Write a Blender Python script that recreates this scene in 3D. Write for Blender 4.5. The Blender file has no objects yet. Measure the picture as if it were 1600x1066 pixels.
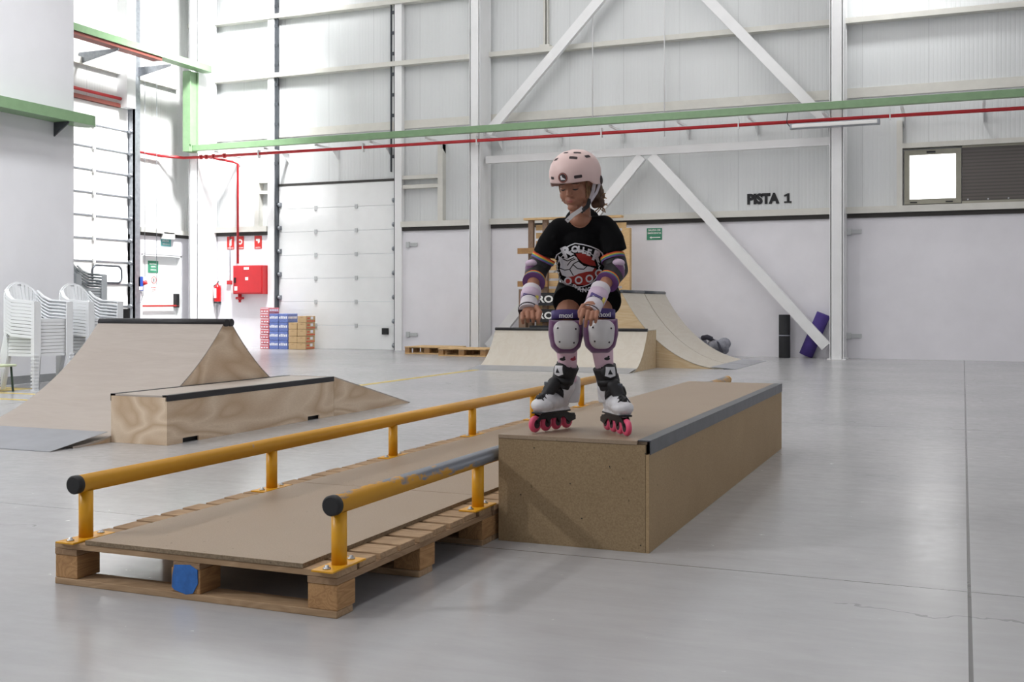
import bpy, bmesh, math, random
from mathutils import Vector, Matrix, Euler
from mathutils.bvhtree import BVHTree
random.seed(7)
PI = math.pi
SC = bpy.context.scene
COL = SC.collection
V = Vector
# ---------------------------------------------------------------- materials
MATS = {}
def nt(name):
    m = bpy.data.materials.new(name); m.use_nodes = True
    t = m.node_tree; b = t.nodes['Principled BSDF']
    return m, t, b
def lin(c):
    return tuple(((x/255)/12.92 if x/255 <= .04045 else ((x/255+.055)/1.055)**2.4) for x in c) + (1,)
def N(t, kind, **kw):
    n = t.nodes.new(kind)
    for k, v in kw.items():
        if k.startswith('i_'): n.inputs[k[2:].replace('_', ' ')].default_value = v
        else: setattr(n, k, v)
    return n
def math_n(t, op, a, b=None, c=None):
    n = t.nodes.new('ShaderNodeMath'); n.operation = op
    for i, v in enumerate((a, b, c)):
        if v is None: continue
        if isinstance(v, (int, float)): n.inputs[i].default_value = v
        else: t.links.new(v, n.inputs[i])
    return n.outputs[0]
def mixc(t, fac, a, b):
    n = t.nodes.new('ShaderNodeMix'); n.data_type = 'RGBA'
    if isinstance(fac, (int, float)): n.inputs[0].default_value = fac
    else: t.links.new(fac, n.inputs[0])
    for i, v in ((6, a), (7, b)):
        if isinstance(v, tuple): n.inputs[i].default_value = v
        else: t.links.new(v, n.inputs[i])
    return n.outputs[2]
def scale_c(c, k): return tuple(min(1, x*k) for x in c[:3]) + (1,)
def coords(t, scale=(1, 1, 1), rot=(0, 0, 0)):
    tc = t.nodes.new('ShaderNodeTexCoord'); mp = t.nodes.new('ShaderNodeMapping')
    mp.inputs['Scale'].default_value = scale; mp.inputs['Rotation'].default_value = rot
    t.links.new(tc.outputs['Object'], mp.inputs['Vector']); return mp.outputs[0]
def noise(t, vec, scale, detail=4, rough=.55, dist=0):
    n = N(t, 'ShaderNodeTexNoise', i_Scale=scale, i_Detail=detail, i_Roughness=rough, i_Distortion=dist)
    t.links.new(vec, n.inputs['Vector']); return n.outputs['Fac']
def ramp(t, fac, lo, hi):
    n = t.nodes.new('ShaderNodeMapRange'); n.inputs[1].default_value = lo; n.inputs[2].default_value = hi
    t.links.new(fac, n.inputs[0]); return n.outputs[0]
def bump(t, b, h, strength=.3, dist=.01):
    n = N(t, 'ShaderNodeBump', i_Strength=strength, i_Distance=dist)
    t.links.new(h, n.inputs['Height']); t.links.new(n.outputs[0], b.inputs['Normal'])
def M(name, rgb, rough=.5, metal=0, var=.06, scale=6, bmp=0, spec=.5, sheen=0, coat=0, stretch=(1, 1, 1)):
    if name in MATS: return MATS[name]
    m, t, b = nt(name); c = lin(rgb)
    v = coords(t, stretch); f = ramp(t, noise(t, v, scale), .3, .7)
    t.links.new(mixc(t, f, scale_c(c, 1-var), scale_c(c, 1+var)), b.inputs['Base Color'])
    b.inputs['Roughness'].default_value = rough; b.inputs['Metallic'].default_value = metal
    b.inputs['Specular IOR Level'].default_value = spec
    if coat: b.inputs['Coat Weight'].default_value = coat
    if sheen: b.inputs['Sheen Weight'].default_value = sheen
    if bmp: bump(t, b, noise(t, v, scale*6), bmp, .004)
    MATS[name] = m; return m
def wood(name, rgb, dark, rough=.6, axis='X', scale=3, dist=6, grain=.5, speck=0, stretch=None):
    m, t, b = nt(name); a, d = lin(rgb), lin(dark)
    st = stretch or {'X': (.35, 2, 2), 'Y': (2, .35, 2), 'Z': (2, 2, .35)}[axis]
    v = coords(t, st)
    w = N(t, 'ShaderNodeTexNoise', i_Scale=scale, i_Detail=2, i_Distortion=.6); t.links.new(v, w.inputs['Vector'])
    r = math_n(t, 'FRACT', math_n(t, 'MULTIPLY', w.outputs['Fac'], dist))
    r = math_n(t, 'MULTIPLY', math_n(t, 'SUBTRACT', 1, math_n(t, 'ABSOLUTE', math_n(t, 'MULTIPLY_ADD', r, 2, -1))), grain)
    col = mixc(t, r, a, d)
    fine = ramp(t, noise(t, coords(t, tuple(s*s*3 for s in st)), 22, 5), .35, .7)
    col = mixc(t, math_n(t, 'MULTIPLY', fine, .28), col, scale_c(d, .85))
    if speck:
        s = ramp(t, noise(t, coords(t), 3.5, 3), .45, .75); col = mixc(t, math_n(t, 'MULTIPLY', s, speck), col, scale_c(d, .6))
    t.links.new(col, b.inputs['Base Color']); b.inputs['Roughness'].default_value = rough
    b.inputs['Specular IOR Level'].default_value = .3
    bump(t, b, fine, .15, .003); MATS[name] = m; return m
def board(name, rgb, rgb2, rough=.6, fscale=160, spec=.3):      # particle board / fibreboard
    m, t, b = nt(name); v = coords(t)
    f = ramp(t, noise(t, v, fscale, 3), .35, .68); g = ramp(t, noise(t, v, 3, 4), .35, .7)
    c = mixc(t, math_n(t, 'MULTIPLY', f, .55), lin(rgb), lin(rgb2))
    c = mixc(t, math_n(t, 'MULTIPLY', g, .3), c, scale_c(lin(rgb2), 1.15))
    dots = ramp(t, noise(t, v, 38, 1), .76, .79)
    c = mixc(t, math_n(t, 'MULTIPLY', dots, .5), c, scale_c(lin(rgb2), .4))
    t.links.new(c, b.inputs['Base Color']); b.inputs['Roughness'].default_value = rough
    b.inputs['Specular IOR Level'].default_value = spec; MATS[name] = m; return m
def worn(name, rgb, metal_rgb, lo, hi, scale=9, stretch=(1, 1, 1), up=0):
    m, t, b = nt(name); v = coords(t, stretch)
    n1 = noise(t, v, scale, 6, .65)
    if up:
        g = N(t, 'ShaderNodeNewGeometry'); s = N(t, 'ShaderNodeSeparateXYZ'); t.links.new(g.outputs['Normal'], s.inputs[0])
        n1 = math_n(t, 'ADD', n1, math_n(t, 'MULTIPLY', s.outputs[2], up))
    f = ramp(t, n1, lo, hi)
    c = mixc(t, f, mixc(t, ramp(t, noise(t, v, 2), .4, .6), lin(rgb), scale_c(lin(rgb), .86)), lin(metal_rgb))
    t.links.new(c, b.inputs['Base Color']); b.inputs['Roughness'].default_value = .38
    t.links.new(math_n(t, 'MULTIPLY', f, .6), b.inputs['Metallic']); MATS[name] = m; return m
def cladding(name, axis, rgb, joint=1.15):
    m, t, b = nt(name)
    tc = t.nodes.new('ShaderNodeTexCoord'); s = t.nodes.new('ShaderNodeSeparateXYZ'); t.links.new(tc.outputs['Object'], s.inputs[0])
    x = s.outputs[axis]
    fr = math_n(t, 'FRACT', math_n(t, 'DIVIDE', x, .075))
    rib = math_n(t, 'SMOOTH_MIN', math_n(t, 'ABSOLUTE', math_n(t, 'SUBTRACT', fr, .5)), .22, .1)
    jf = math_n(t, 'FRACT', math_n(t, 'DIVIDE', x, joint))
    j = math_n(t, 'LESS_THAN', math_n(t, 'ABSOLUTE', math_n(t, 'SUBTRACT', jf, .5)), .006)
    st = ramp(t, noise(t, coords(t, (1.2, 1.2, .15)), 1.3, 4), .3, .7)
    c = mixc(t, st, lin(rgb), scale_c(lin(rgb), .93))
    c = mixc(t, math_n(t, 'MULTIPLY', math_n(t, 'GREATER_THAN', fr, .9), .10), c, scale_c(lin(rgb), .8))
    c = mixc(t, math_n(t, 'MULTIPLY', j, .3), c, scale_c(lin(rgb), .45))
    t.links.new(c, b.inputs['Base Color']); b.inputs['Roughness'].default_value = .42
    bump(t, b, math_n(t, 'SUBTRACT', rib, math_n(t, 'MULTIPLY', j, .4)), .5, .02); MATS[name] = m; return m
def emis(name, rgb, st, base=(255, 255, 255)):
    m, t, b = nt(name); b.inputs['Base Color'].default_value = lin(base)
    b.inputs['Emission Color'].default_value = lin(rgb); b.inputs['Emission Strength'].default_value = st
    b.inputs['Roughness'].default_value = .3; MATS[name] = m; return m
def floor_mat():
    m, t, b = nt('polished_concrete'); v = coords(t)
    tc = t.nodes.new('ShaderNodeTexCoord'); s = t.nodes.new('ShaderNodeSeparateXYZ'); t.links.new(tc.outputs['Object'], s.inputs[0])
    n1 = ramp(t, noise(t, v, .7, 6, .6), .3, .7); n2 = ramp(t, noise(t, coords(t, (1, 4, 1)), 3, 5, .65, .4), .35, .75)
    n3 = noise(t, v, 14, 6, .7)
    c = mixc(t, n1, lin((184, 184, 185)), lin((169, 170, 172)))
    c = mixc(t, math_n(t, 'MULTIPLY', n2, .3), c, lin((152, 151, 151)))
    sp = ramp(t, noise(t, coords(t, (1, 2.4, 1)), 7, 4, .6), .72, .78)
    c = mixc(t, math_n(t, 'MULTIPLY', sp, .45), c, lin((122, 112, 104)))
    ln = None
    for ax, p, w in ((0, 0.02, .006), (1, 4.125, .0035), (1, 9.45, .005), (0, -8.9, .006), (1, 14.8, .006)):
        k = math_n(t, 'LESS_THAN', math_n(t, 'ABSOLUTE', math_n(t, 'SUBTRACT', s.outputs[ax], p)), w)
        ln = k if ln is None else math_n(t, 'MAXIMUM', ln, k)
    # fine wandering cracks
    vo = N(t, 'ShaderNodeTexVoronoi', feature='DISTANCE_TO_EDGE', i_Scale=.42)
    dd = N(t, 'ShaderNodeTexNoise', i_Scale=1.4, i_Detail=5); t.links.new(v, dd.inputs['Vector'])
    add = N(t, 'ShaderNodeVectorMath', operation='ADD'); t.links.new(v, add.inputs[0]); t.links.new(dd.outputs['Color'], add.inputs[1])
    t.links.new(add.outputs[0], vo.inputs['Vector'])
    ck = math_n(t, 'MULTIPLY', math_n(t, 'LESS_THAN', vo.outputs['Distance'], .0022), math_n(t, 'GREATER_THAN', noise(t, v, .5, 2), .54))
    c = mixc(t, math_n(t, 'MULTIPLY', ck, .5), c, lin((120, 120, 122)))
    c = mixc(t, math_n(t, 'MULTIPLY', ln, .85), c, lin((70, 68, 66)))
    t.links.new(c, b.inputs['Base Color'])
    t.links.new(math_n(t, 'MULTIPLY_ADD', n3, .22, .12), b.inputs['Roughness'])
    b.inputs['Specular IOR Level'].default_value = .5
    bump(t, b, math_n(t, 'SUBTRACT', math_n(t, 'MULTIPLY', noise(t, v, 2.2, 3), .6), ln), .06, .01)
    MATS['floor'] = m; return m
# ---------------------------------------------------------------- mesh builders
def nb(): return bmesh.new()
def box(bm, x0, x1, y0, y1, z0, z1, mi=0, bev=0):
    vs = [bm.verts.new(p) for p in ((x0, y0, z0), (x1, y0, z0), (x1, y1, z0), (x0, y1, z0), (x0, y0, z1), (x1, y0, z1), (x1, y1, z1), (x0, y1, z1))]
    fs = [bm.faces.new([vs[i] for i in q]) for q in ((3, 2, 1, 0), (4, 5, 6, 7), (0, 1, 5, 4), (1, 2, 6, 5), (2, 3, 7, 6), (3, 0, 4, 7))]
    for f in fs: f.material_index = mi
    if bev:
        es = list({e for f in fs for e in f.edges})
        bmesh.ops.bevel(bm, geom=es, offset=bev, segments=2, affect='EDGES', profile=.6)
    return vs
def obox(bm, c, ax, ay, az, sx, sy, sz, mi=0):     # oriented box, half sizes
    c, ax, ay, az = V(c), V(ax), V(ay), V(az)
    vs = [bm.verts.new(c+ax*sx*i+ay*sy*j+az*sz*k) for k in (-1, 1) for (i, j) in ((-1, -1), (1, -1), (1, 1), (-1, 1))]
    for q in ((3, 2, 1, 0), (4, 5, 6, 7), (0, 1, 5, 4), (1, 2, 6, 5), (2, 3, 7, 6), (3, 0, 4, 7)):
        f = bm.faces.new([vs[i] for i in q]); f.material_index = mi
def basis(d):
    d = V(d).normalized(); u = d.cross(V((0, 0, 1)))
    if u.length < 1e-3: u = V((1, 0, 0))
    u.normalize(); return u, d.cross(u).normalized(), d
def tube(bm, pts, r, seg=12, mi=0, caps=True, flat=(1, 1), up=None):
    pts = [V(p) for p in pts]; n = len(pts); rs = r if isinstance(r, (list, tuple)) else [r]*n
    rings = []; u = None
    for i, p in enumerate(pts):
        d = (pts[min(i+1, n-1)]-pts[max(i-1, 0)]).normalized()
        if u is None:
            u = (V(up)-d*d.dot(V(up))).normalized() if up else basis(d)[0]
        else: u = (u-d*u.dot(d)).normalized()
        w = d.cross(u)
        rings.append([bm.verts.new(p+(u*math.cos(a)*flat[0]+w*math.sin(a)*flat[1])*rs[i]) for a in [2*PI*k/seg for k in range(seg)]])
    for a, b in zip(rings, rings[1:]):
        for k in range(seg):
            f = bm.faces.new((a[k], a[(k+1) % seg], b[(k+1) % seg], b[k])); f.smooth = True; f.material_index = mi
    if caps:
        for rg, o in ((rings[0], 1), (rings[-1], 0)):
            f = bm.faces.new(rg[::-1] if o else rg); f.material_index = mi
    return rings
def strip(bm, pts, w, th, up=(0, 0, 1), mi=0):       # rectangular-section sweep
    pts = [V(p) for p in pts]; n = len(pts); rings = []
    for i, p in enumerate(pts):
        d = (pts[min(i+1, n-1)]-pts[max(i-1, 0)]).normalized(); s = d.cross(V(up)).normalized(); q = s.cross(d)
        rings.append([bm.verts.new(p+s*a*w/2+q*b*th/2) for a, b in ((-1, -1), (1, -1), (1, 1), (-1, 1))])
    for a, b in zip(rings, rings[1:]):
        for k in range(4):
            f = bm.faces.new((a[k], a[(k+1) % 4], b[(k+1) % 4], b[k])); f.material_index = mi
    bm.faces.new(rings[0][::-1]).material_index = mi; bm.faces.new(rings[-1]).material_index = mi
def prism(bm, poly, axis, a0, a1, mi=0):             # extrude a 2D polygon along an axis (x: poly=(y,z); y: (x,z); z: (x,y))
    def P3(p, a): return {'x': (a, p[0], p[1]), 'y': (p[0], a, p[1]), 'z': (p[0], p[1], a)}[axis]
    A = [bm.verts.new(P3(p, a0)) for p in poly]; B = [bm.verts.new(P3(p, a1)) for p in poly]; n = len(poly)
    fs = [bm.faces.new(A[::-1]), bm.faces.new(B)]+[bm.faces.new((A[i], A[(i+1) % n], B[(i+1) % n], B[i])) for i in range(n)]
    for f in fs: f.material_index = mi
    bmesh.ops.recalc_face_normals(bm, faces=fs); return fs
def lathe(bm, prof, c=(0, 0, 0), seg=24, mat=None, mi=0):
    mat = mat or Matrix.Translation(V(c)); rings = []
    for r, z in prof:
        rings.append([bm.verts.new(mat @ V((r*math.cos(2*PI*k/seg), r*math.sin(2*PI*k/seg), z))) for k in range(seg)])
    for a, b in zip(rings, rings[1:]):
        for k in range(seg):
            f = bm.faces.new((a[k], a[(k+1) % seg], b[(k+1) % seg], b[k])); f.smooth = True; f.material_index = mi
    bm.faces.new(rings[0][::-1]).material_index = mi; bm.faces.new(rings[-1]).material_index = mi
def ell(bm, c, r, rot=None, seg=20):
    m = Matrix.Translation(V(c)) @ (rot.to_4x4() if rot else Matrix.Identity(4)) @ Matrix.Diagonal(V((*r, 1)))
    g = bmesh.ops.create_uvsphere(bm, u_segments=seg, v_segments=max(8, seg//2), radius=1, matrix=m)
    for v in g['verts']:
        for f in v.link_faces: f.smooth = True
def cap(bm, p0, p1, r0, r1=None, seg=16):            # closed tapered limb
    r1 = r0 if r1 is None else r1
    tube(bm, [p0, p1], [r0, r1], seg); ell(bm, p0, (r0,)*3, seg=seg); ell(bm, p1, (r1,)*3, seg=seg)
def xf(bm, mat, start=0):
    bm.verts.ensure_lookup_table()
    for v in bm.verts[start:]: v.co = mat @ v.co
# ---------------------------------------------------------------- objects
def origin(o):
    p = V((0, 0, 0))
    while o: p += o.location; o = o.parent
    return p
def tagp(o, label=None, cat=None, group=None, kind=None):
    if label: o['label'] = label
    if cat: o['category'] = cat
    if group: o['group'] = group
    if kind: o['kind'] = kind
    return o
def thing(name, label, cat, loc=(0, 0, 0), group=None):
    o = bpy.data.objects.new(name, None); o.empty_display_size = .1; o.location = loc; COL.objects.link(o)
    return tagp(o, label, cat, group)
def mk(name, bm, mats, parent=None, label=None, cat=None, group=None, kind=None, base=True, normals=True):
    if not isinstance(mats, (list, tuple)): mats = [mats]
    if isinstance(bm, bmesh.types.BMesh):
        if normals: bmesh.ops.recalc_face_normals(bm, faces=bm.faces[:])
        me = bpy.data.meshes.new(name); bm.to_mesh(me); bm.free()
    else: me = bm; me.name = name
    if len(me.materials): me.materials.clear()
    for m in mats: me.materials.append(MATS[m] if isinstance(m, str) else m)
    o = bpy.data.objects.new(name, me); COL.objects.link(o)
    if parent:
        o.parent = parent; me.transform(Matrix.Translation(-origin(parent)))
    elif base and kind != 'structure':
        xs = [v.co for v in me.vertices]; lo = [min(p[i] for p in xs) for i in range(3)]; hi = [max(p[i] for p in xs) for i in range(3)]
        p = V(((lo[0]+hi[0])/2, (lo[1]+hi[1])/2, lo[2])); me.transform(Matrix.Translation(-p)); o.location = p
    return tagp(o, label, cat, group, kind)
def struct(name, bm, mats, parent=None): return mk(name, bm, mats, parent, kind=None if parent else 'structure')
def copy_tree(o, loc=None, rotz=None, label=None, parent=None):
    c = o.copy(); COL.objects.link(c)
    if parent: c.parent = parent
    if loc is not None: c.location = loc
    if rotz is not None: c.rotation_euler = (0, 0, rotz)
    if label: c['label'] = label
    for ch in list(o.children): copy_tree(ch, parent=c)
    return c
def voxel(bm, size, smooth=4):
    me = bpy.data.meshes.new('t'); bmesh.ops.recalc_face_normals(bm, faces=bm.faces[:]); bm.to_mesh(me); bm.free()
    o = bpy.data.objects.new('t', me); COL.objects.link(o)
    r = o.modifiers.new('r', 'REMESH'); r.mode = 'VOXEL'; r.voxel_size = size; r.use_smooth_shade = True
    s = o.modifiers.new('s', 'SMOOTH'); s.factor = .5; s.iterations = smooth
    dg = bpy.context.evaluated_depsgraph_get(); dg.update()
    out = bpy.data.meshes.new_from_object(o.evaluated_get(dg)); bpy.data.objects.remove(o)
    for p in out.polygons: p.use_smooth = True
    return out
def bvh(me):
    return BVHTree.FromPolygons([v.co.copy() for v in me.vertices], [tuple(p.vertices) for p in me.polygons])
def text_bm(s, size, bold=.0, align='CENTER', sx=1, ext=0):
    cu = bpy.data.curves.new('tx', 'FONT'); cu.body = s; cu.size = size; cu.align_x = align; cu.align_y = 'CENTER'
    cu.offset = bold; cu.extrude = ext; cu.resolution_u = 4
    o = bpy.data.objects.new('tx', cu); COL.objects.link(o)
    dg = bpy.context.evaluated_depsgraph_get(); dg.update()
    me = bpy.data.meshes.new_from_object(o.evaluated_get(dg)); bpy.data.objects.remove(o)
    bm = nb(); bm.from_mesh(me); bpy.data.meshes.remove(me)
    for v in bm.verts: v.co.x *= sx
    return bm
def add_bm(dst, src, mat, mi=0):
    mp = {v: dst.verts.new(mat @ v.co) for v in src.verts}
    for f in src.faces:
        try: nf = dst.faces.new([mp[v] for v in f.verts]); nf.material_index = mi
        except ValueError: pass
    src.free()
def frame(c, right, up, normal):        # plane matrix: x=right, y=up, z=normal
    m = Matrix((V(right), V(up), V(normal))).transposed().to_4x4(); m.translation = V(c); return m
FRONT = lambda c: frame(c, (1, 0, 0), (0, 0, 1), (0, -1, 0))      # faces -Y
LEFTW = lambda c: frame(c, (0, 1, 0), (0, 0, 1), (1, 0, 0))       # faces +X
def ngon(bm, pts, mi=0):
    f = bm.faces.new([bm.verts.new(p) for p in pts]); f.material_index = mi; return f
def disc2(cx, cy, rx, ry=None, n=28, rot=0):
    ry = ry or rx; c, s = math.cos(rot), math.sin(rot)
    return [(cx+rx*math.cos(a)*c-ry*math.sin(a)*s, cy+rx*math.cos(a)*s+ry*math.sin(a)*c) for a in [2*PI*k/n for k in range(n)]]
def ordinal(i): return ['topmost', 'second from the top', 'third from the top', 'fourth from the top', 'fifth from the top', 'sixth from the top', 'seventh from the top', 'eighth from the top', 'ninth from the top', 'tenth from the top', 'eleventh from the top', 'twelfth from the top', 'thirteenth from the top', 'fourteenth from the top', 'fifteenth from the top', 'sixteenth from the top', 'seventeenth from the top', 'eighteenth from the top', 'nineteenth from the top', 'lowest'][i]
# ---------------------------------------------------------------- material set
floor_mat()
M('white_paint', (233, 232, 237), .5, var=.03, scale=2)
M('office_paint', (226, 227, 232), .6, var=.03, scale=1.5)
M('steel_white', (236, 237, 238), .4, var=.03, scale=2)
M('girt', (214, 213, 206), .45, var=.04)
M('gap_dark', (58, 56, 54), .7)
M('tray_green', (128, 160, 122), .4, var=.06, scale=8)
M('pipe_red', (190, 38, 44), .35, var=.08)
M('rust_red', (128, 66, 56), .5)
M('galv', (150, 154, 160), .35, metal=.6, var=.15, scale=12)
M('galv_dark', (86, 90, 96), .4, metal=.5, var=.12)
M('black_rubber', (26, 27, 29), .6)
M('black_metal', (38, 38, 41), .45, var=.15)
M('angle_grey', (86, 89, 94), .38, metal=.6, var=.16, scale=14)
M('sheet_grey', (168, 171, 177), .32, metal=.45, var=.08, scale=4)
M('chair_white', (226, 229, 232), .35, var=.02)
M('chair_grey', (190, 196, 200), .38, var=.03)
M('sign_green', (60, 140, 108), .5); M('sign_teal', (96, 170, 170), .5)
M('sign_white', (238, 238, 236), .5, var=.01); M('sign_red', (206, 48, 44), .5); M('ink', (24, 24, 28), .6)
M('hose_red', (196, 42, 48), .4, var=.05)
M('ext_red', (205, 30, 36), .25)
M('carton', (196, 166, 124), .7, var=.06); M('carton_tape', (176, 144, 104), .6); M('orange_print', (214, 92, 62), .6)
M('pack_blue', (106, 124, 186), .3, var=.25, scale=40); M('pack_red', (212, 116, 124), .3, var=.25, scale=40); M('pack_white', (232, 232, 240), .3)
M('win_frame', (150, 148, 134), .45)
M('door_white', (238, 240, 240), .45, var=.02, scale=3)
M('gdoor', (241, 243, 243), .42, var=.02, scale=3)
M('gdoor_left', (240, 240, 238), .42, var=.02, scale=3)
M('socket_blue', (40, 84, 176), .4); M('floor_yellow', (208, 184, 96), .4, var=.12, scale=12)
M('mat_black', (44, 45, 48), .8, bmp=.4, scale=20); M('mat_purple', (74, 56, 132), .75, bmp=.3, scale=20)
M('cloth_grey', (150, 152, 162), .8, var=.3, scale=10, bmp=.5); M('cloth_dark', (62, 62, 74), .8)
M('stool_green', (196, 206, 176), .5); M('stool_leg', (52, 72, 60), .5)
M('blue_spray', (44, 104, 178), .6, var=.2, scale=30)
M('hinge_pale', (196, 199, 200), .4, metal=.2)
M('bolt', (186, 188, 190), .3, metal=.8)
M('baseboard_grey', (138, 140, 142), .5)
wood('ply', (232, 214, 190), (190, 160, 126), axis='Y', scale=.9, dist=8, grain=.75, stretch=(1.2, .8, 2.2))
wood('ply_far', (214, 194, 160), (190, 160, 118), axis='X', scale=2.2, dist=8, grain=.5)
wood('ply_skin', (188, 179, 170), (170, 158, 148), axis='X', scale=2.5, dist=4, grain=.3, rough=.5)
wood('ply_skin_far', (206, 200, 188), (190, 178, 160), axis='Y', scale=2.5, dist=4, grain=.3, rough=.5)
wood('pallet', (184, 156, 124), (140, 112, 82), axis='X', scale=5, dist=10, grain=.45, rough=.8, speck=.35)
wood('pallet_y', (170, 142, 112), (126, 98, 72), axis='Y', scale=5, dist=10, grain=.45, rough=.8, speck=.35)
wood('block', (192, 152, 106), (140, 100, 66), axis='Y', scale=7, dist=10, grain=.5, rough=.8, speck=.3)
wood('pallet_old', (150, 126, 108), (110, 90, 76), axis='Z', scale=5, dist=9, grain=.4, rough=.8)
wood('pallet_new', (222, 190, 142), (190, 150, 102), axis='X', scale=5, dist=9, grain=.4, rough=.8)
board('hardboard', (158, 140, 120), (136, 118, 98), .5, 200, .35)
board('particle', (158, 138, 108), (122, 102, 76), .75, 150, .2)
board('particle_lit', (176, 152, 116), (142, 118, 86), .6, 150, .3)  # lighter copy of the front board, light on the sides put into its colour
board('board_edge', (150, 134, 112), (92, 78, 62), .85, 120, .1)
worn('rail_yellow', (214, 156, 40), (140, 142, 146), .70, .73, 9, (1, .5, 1))
worn('rail_worn', (208, 152, 44), (128, 132, 138), .50, .55, 7, (1, .4, 1), up=.13)
worn('post_yellow', (228, 166, 28), (96, 90, 84), .70, .73, 14)
cladding('clad_x', 0, (220, 223, 224)); cladding('clad_y', 1, (224, 225, 224))
emis('window_glow', (255, 255, 255), 3.2)
emis('skylight', (255, 252, 248), 3.6)
def dark_glass():
    m, t, b = nt('blind_glass')
    tc = t.nodes.new('ShaderNodeTexCoord'); s = t.nodes.new('ShaderNodeSeparateXYZ'); t.links.new(tc.outputs['Object'], s.inputs[0])
    fr = math_n(t, 'GREATER_THAN', math_n(t, 'FRACT', math_n(t, 'DIVIDE', s.outputs[2], .06)), .6)
    c = mixc(t, fr, lin((96, 91, 86)), lin((80, 76, 72))); t.links.new(c, b.inputs['Base Color'])
    b.inputs['Roughness'].default_value = .12; b.inputs['Coat Weight'].default_value = .6; MATS['blind_glass'] = m
dark_glass()
# ---------------------------------------------------------------- camera
cam = bpy.data.objects.new('camera', bpy.data.cameras.new('camera')); COL.objects.link(cam)
cam.location = (0, 0, 1.0); cam.rotation_euler = (PI/2, 0, math.radians(22.4))
cam.data.sensor_width = 36; cam.data.lens = 36*1710/1600; cam.data.shift_y = -57/1600; cam.data.clip_end = 200
SC.camera = cam
# ---------------------------------------------------------------- shell of the hall
XL, XR, YB, YF, ZC = -17.0, 12.0, 21.25, -10.0, 9.5
bm = nb(); box(bm, XL-.3, XR+.3, YF-.3, YB+.5, -.3, 0); struct('floor', bm, 'floor')
bm = nb(); box(bm, XL-.3, XR+.3, YF-.3, YB+.5, ZC, ZC+.2); ceil = struct('ceiling', bm, 'white_paint')
for i, x in enumerate((-14, -9.5, -5, -.5)):
    bm = nb(); box(bm, x-.6, x+.6, -8, 19.4, ZC-.04, ZC-.01); struct('skylight', bm, 'skylight', ceil)
# back wall: cladding above z 2.62, smooth precast panels below, garage opening x -14.6..-11.5
GX0, GX1, GZ = -14.56, -11.48, 3.72
bm = nb()
box(bm, XL, GX0, YB, YB+.2, 2.6, ZC); box(bm, GX0, GX1, YB, YB+.2, GZ, ZC); box(bm, GX1, XR, YB, YB+.2, 2.6, ZC, 0)
box(bm, XL, GX0, YB-.1, YB+.2, 0, 2.6, 1); box(bm, GX1, XR, YB-.1, YB+.2, 0, 2.6, 1)
wb = struct('wall_back', bm, ['clad_x', 'white_paint'])
for i, (z0, z1, dep) in enumerate(((6.2, 6.3, .2), (4.84, 5.02, .03), (7.55, 7.65, .2))):
    bm = nb(); box(bm, XL, XR, YB-dep, YB, z0, z1); struct('trim_%d' % (i+1), bm, 'girt')
for i, (a, b) in enumerate(((XL+.7, GX0-.22), (GX1+.18, XR))):
    bm = nb(); box(bm, a, b, YB-.2, YB, 2.68, 2.80); box(bm, a, b, YB-.14, YB-.1, 2.60, 2.68, 1); struct('trim_%d' % (i+4), bm, ['girt', 'gap_dark'])
# side and rear walls
bm = nb(); box(bm, XL-.2, XL, 16.5, YB+.2, 5.3, ZC); box(bm, XL-.2, XL, 19.05, YB+.2, 2.55, 5.3); box(bm, XL-.2, XL+.06, 19.05, 19.42, 0, 2.55, 1)
box(bm, XL-.2, XL+.06, 20.78, YB+.2, 0, 2.55, 1); box(bm, XL-.2, XL+.06, 19.42, 20.78, 2.14, 2.55, 1); box(bm, XL-.2, XL, 11, 16.5, 0, ZC)
wl = struct('wall_left', bm, ['clad_y', 'white_paint'])
bm = nb(); box(bm, XL, XL+.16, 19.3, YB, 2.62, 2.72); box(bm, XL, XL+.1, 19.3, YB, 2.55, 2.62, 1); struct('trim_6', bm, ['girt', 'gap_dark'])
bm = nb(); box(bm, XL, XL+.1, 16.5, 19.0, 6.0, 6.14); box(bm, XL, XL+.1, 19.3, 20.6, 6.0, 6.14); struct('trim_7', bm, 'girt')
bm = nb(); box(bm, XL, -11.0, YF, 11.3, 0, ZC); struct('wall_office', bm, 'office_paint')
bm = nb(); box(bm, XR, XR+.2, YF, YB, 0, ZC); struct('wall_right', bm, 'white_paint')
bm = nb(); box(bm, XL, XR, YF-.2, YF, 0, ZC); struct('wall_front', bm, 'white_paint')
bm = nb(); box(bm, -11.0, -10.985, YF, 11.3, 0, .1); struct('baseboard_office', bm, 'baseboard_grey')
# sectional garage door in the back wall
def gdoor(name, axis, a0, a1, plane, z1, rows, mat, sgn):
    bm = nb(); h = z1/rows
    for i in range(rows):
        za, zb = i*h+.004, (i+1)*h-.004
        if axis == 'y': box(bm, a0, a1, plane, plane+.05, za, zb, bev=.004)
        else: box(bm, plane-.05, plane, a0, a1, za, zb, bev=.004)
        for k in range(1, 6):
            z = za+(zb-za)*k/6
            if axis == 'y': box(bm, a0, a1, plane-.0015, plane+.001, z-.004, z+.004)
            else: box(bm, plane-.001, plane+.0015, a0, a1, z-.004, z+.004)
    return struct(name, bm, mat)
d1 = gdoor('door_1', 'y', GX0+.02, GX1-.02, YB-.02, GZ, 7, 'gdoor', -1)
h = GZ/7
for i in range(1, 7):
    for x in (-13.55, -12.5):
        bm = nb(); box(bm, x-.035, x+.035, YB-.045, YB-.021, i*h-.045, i*h+.045, bev=.006); struct('hinge', bm, 'hinge_pale', d1)
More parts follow.
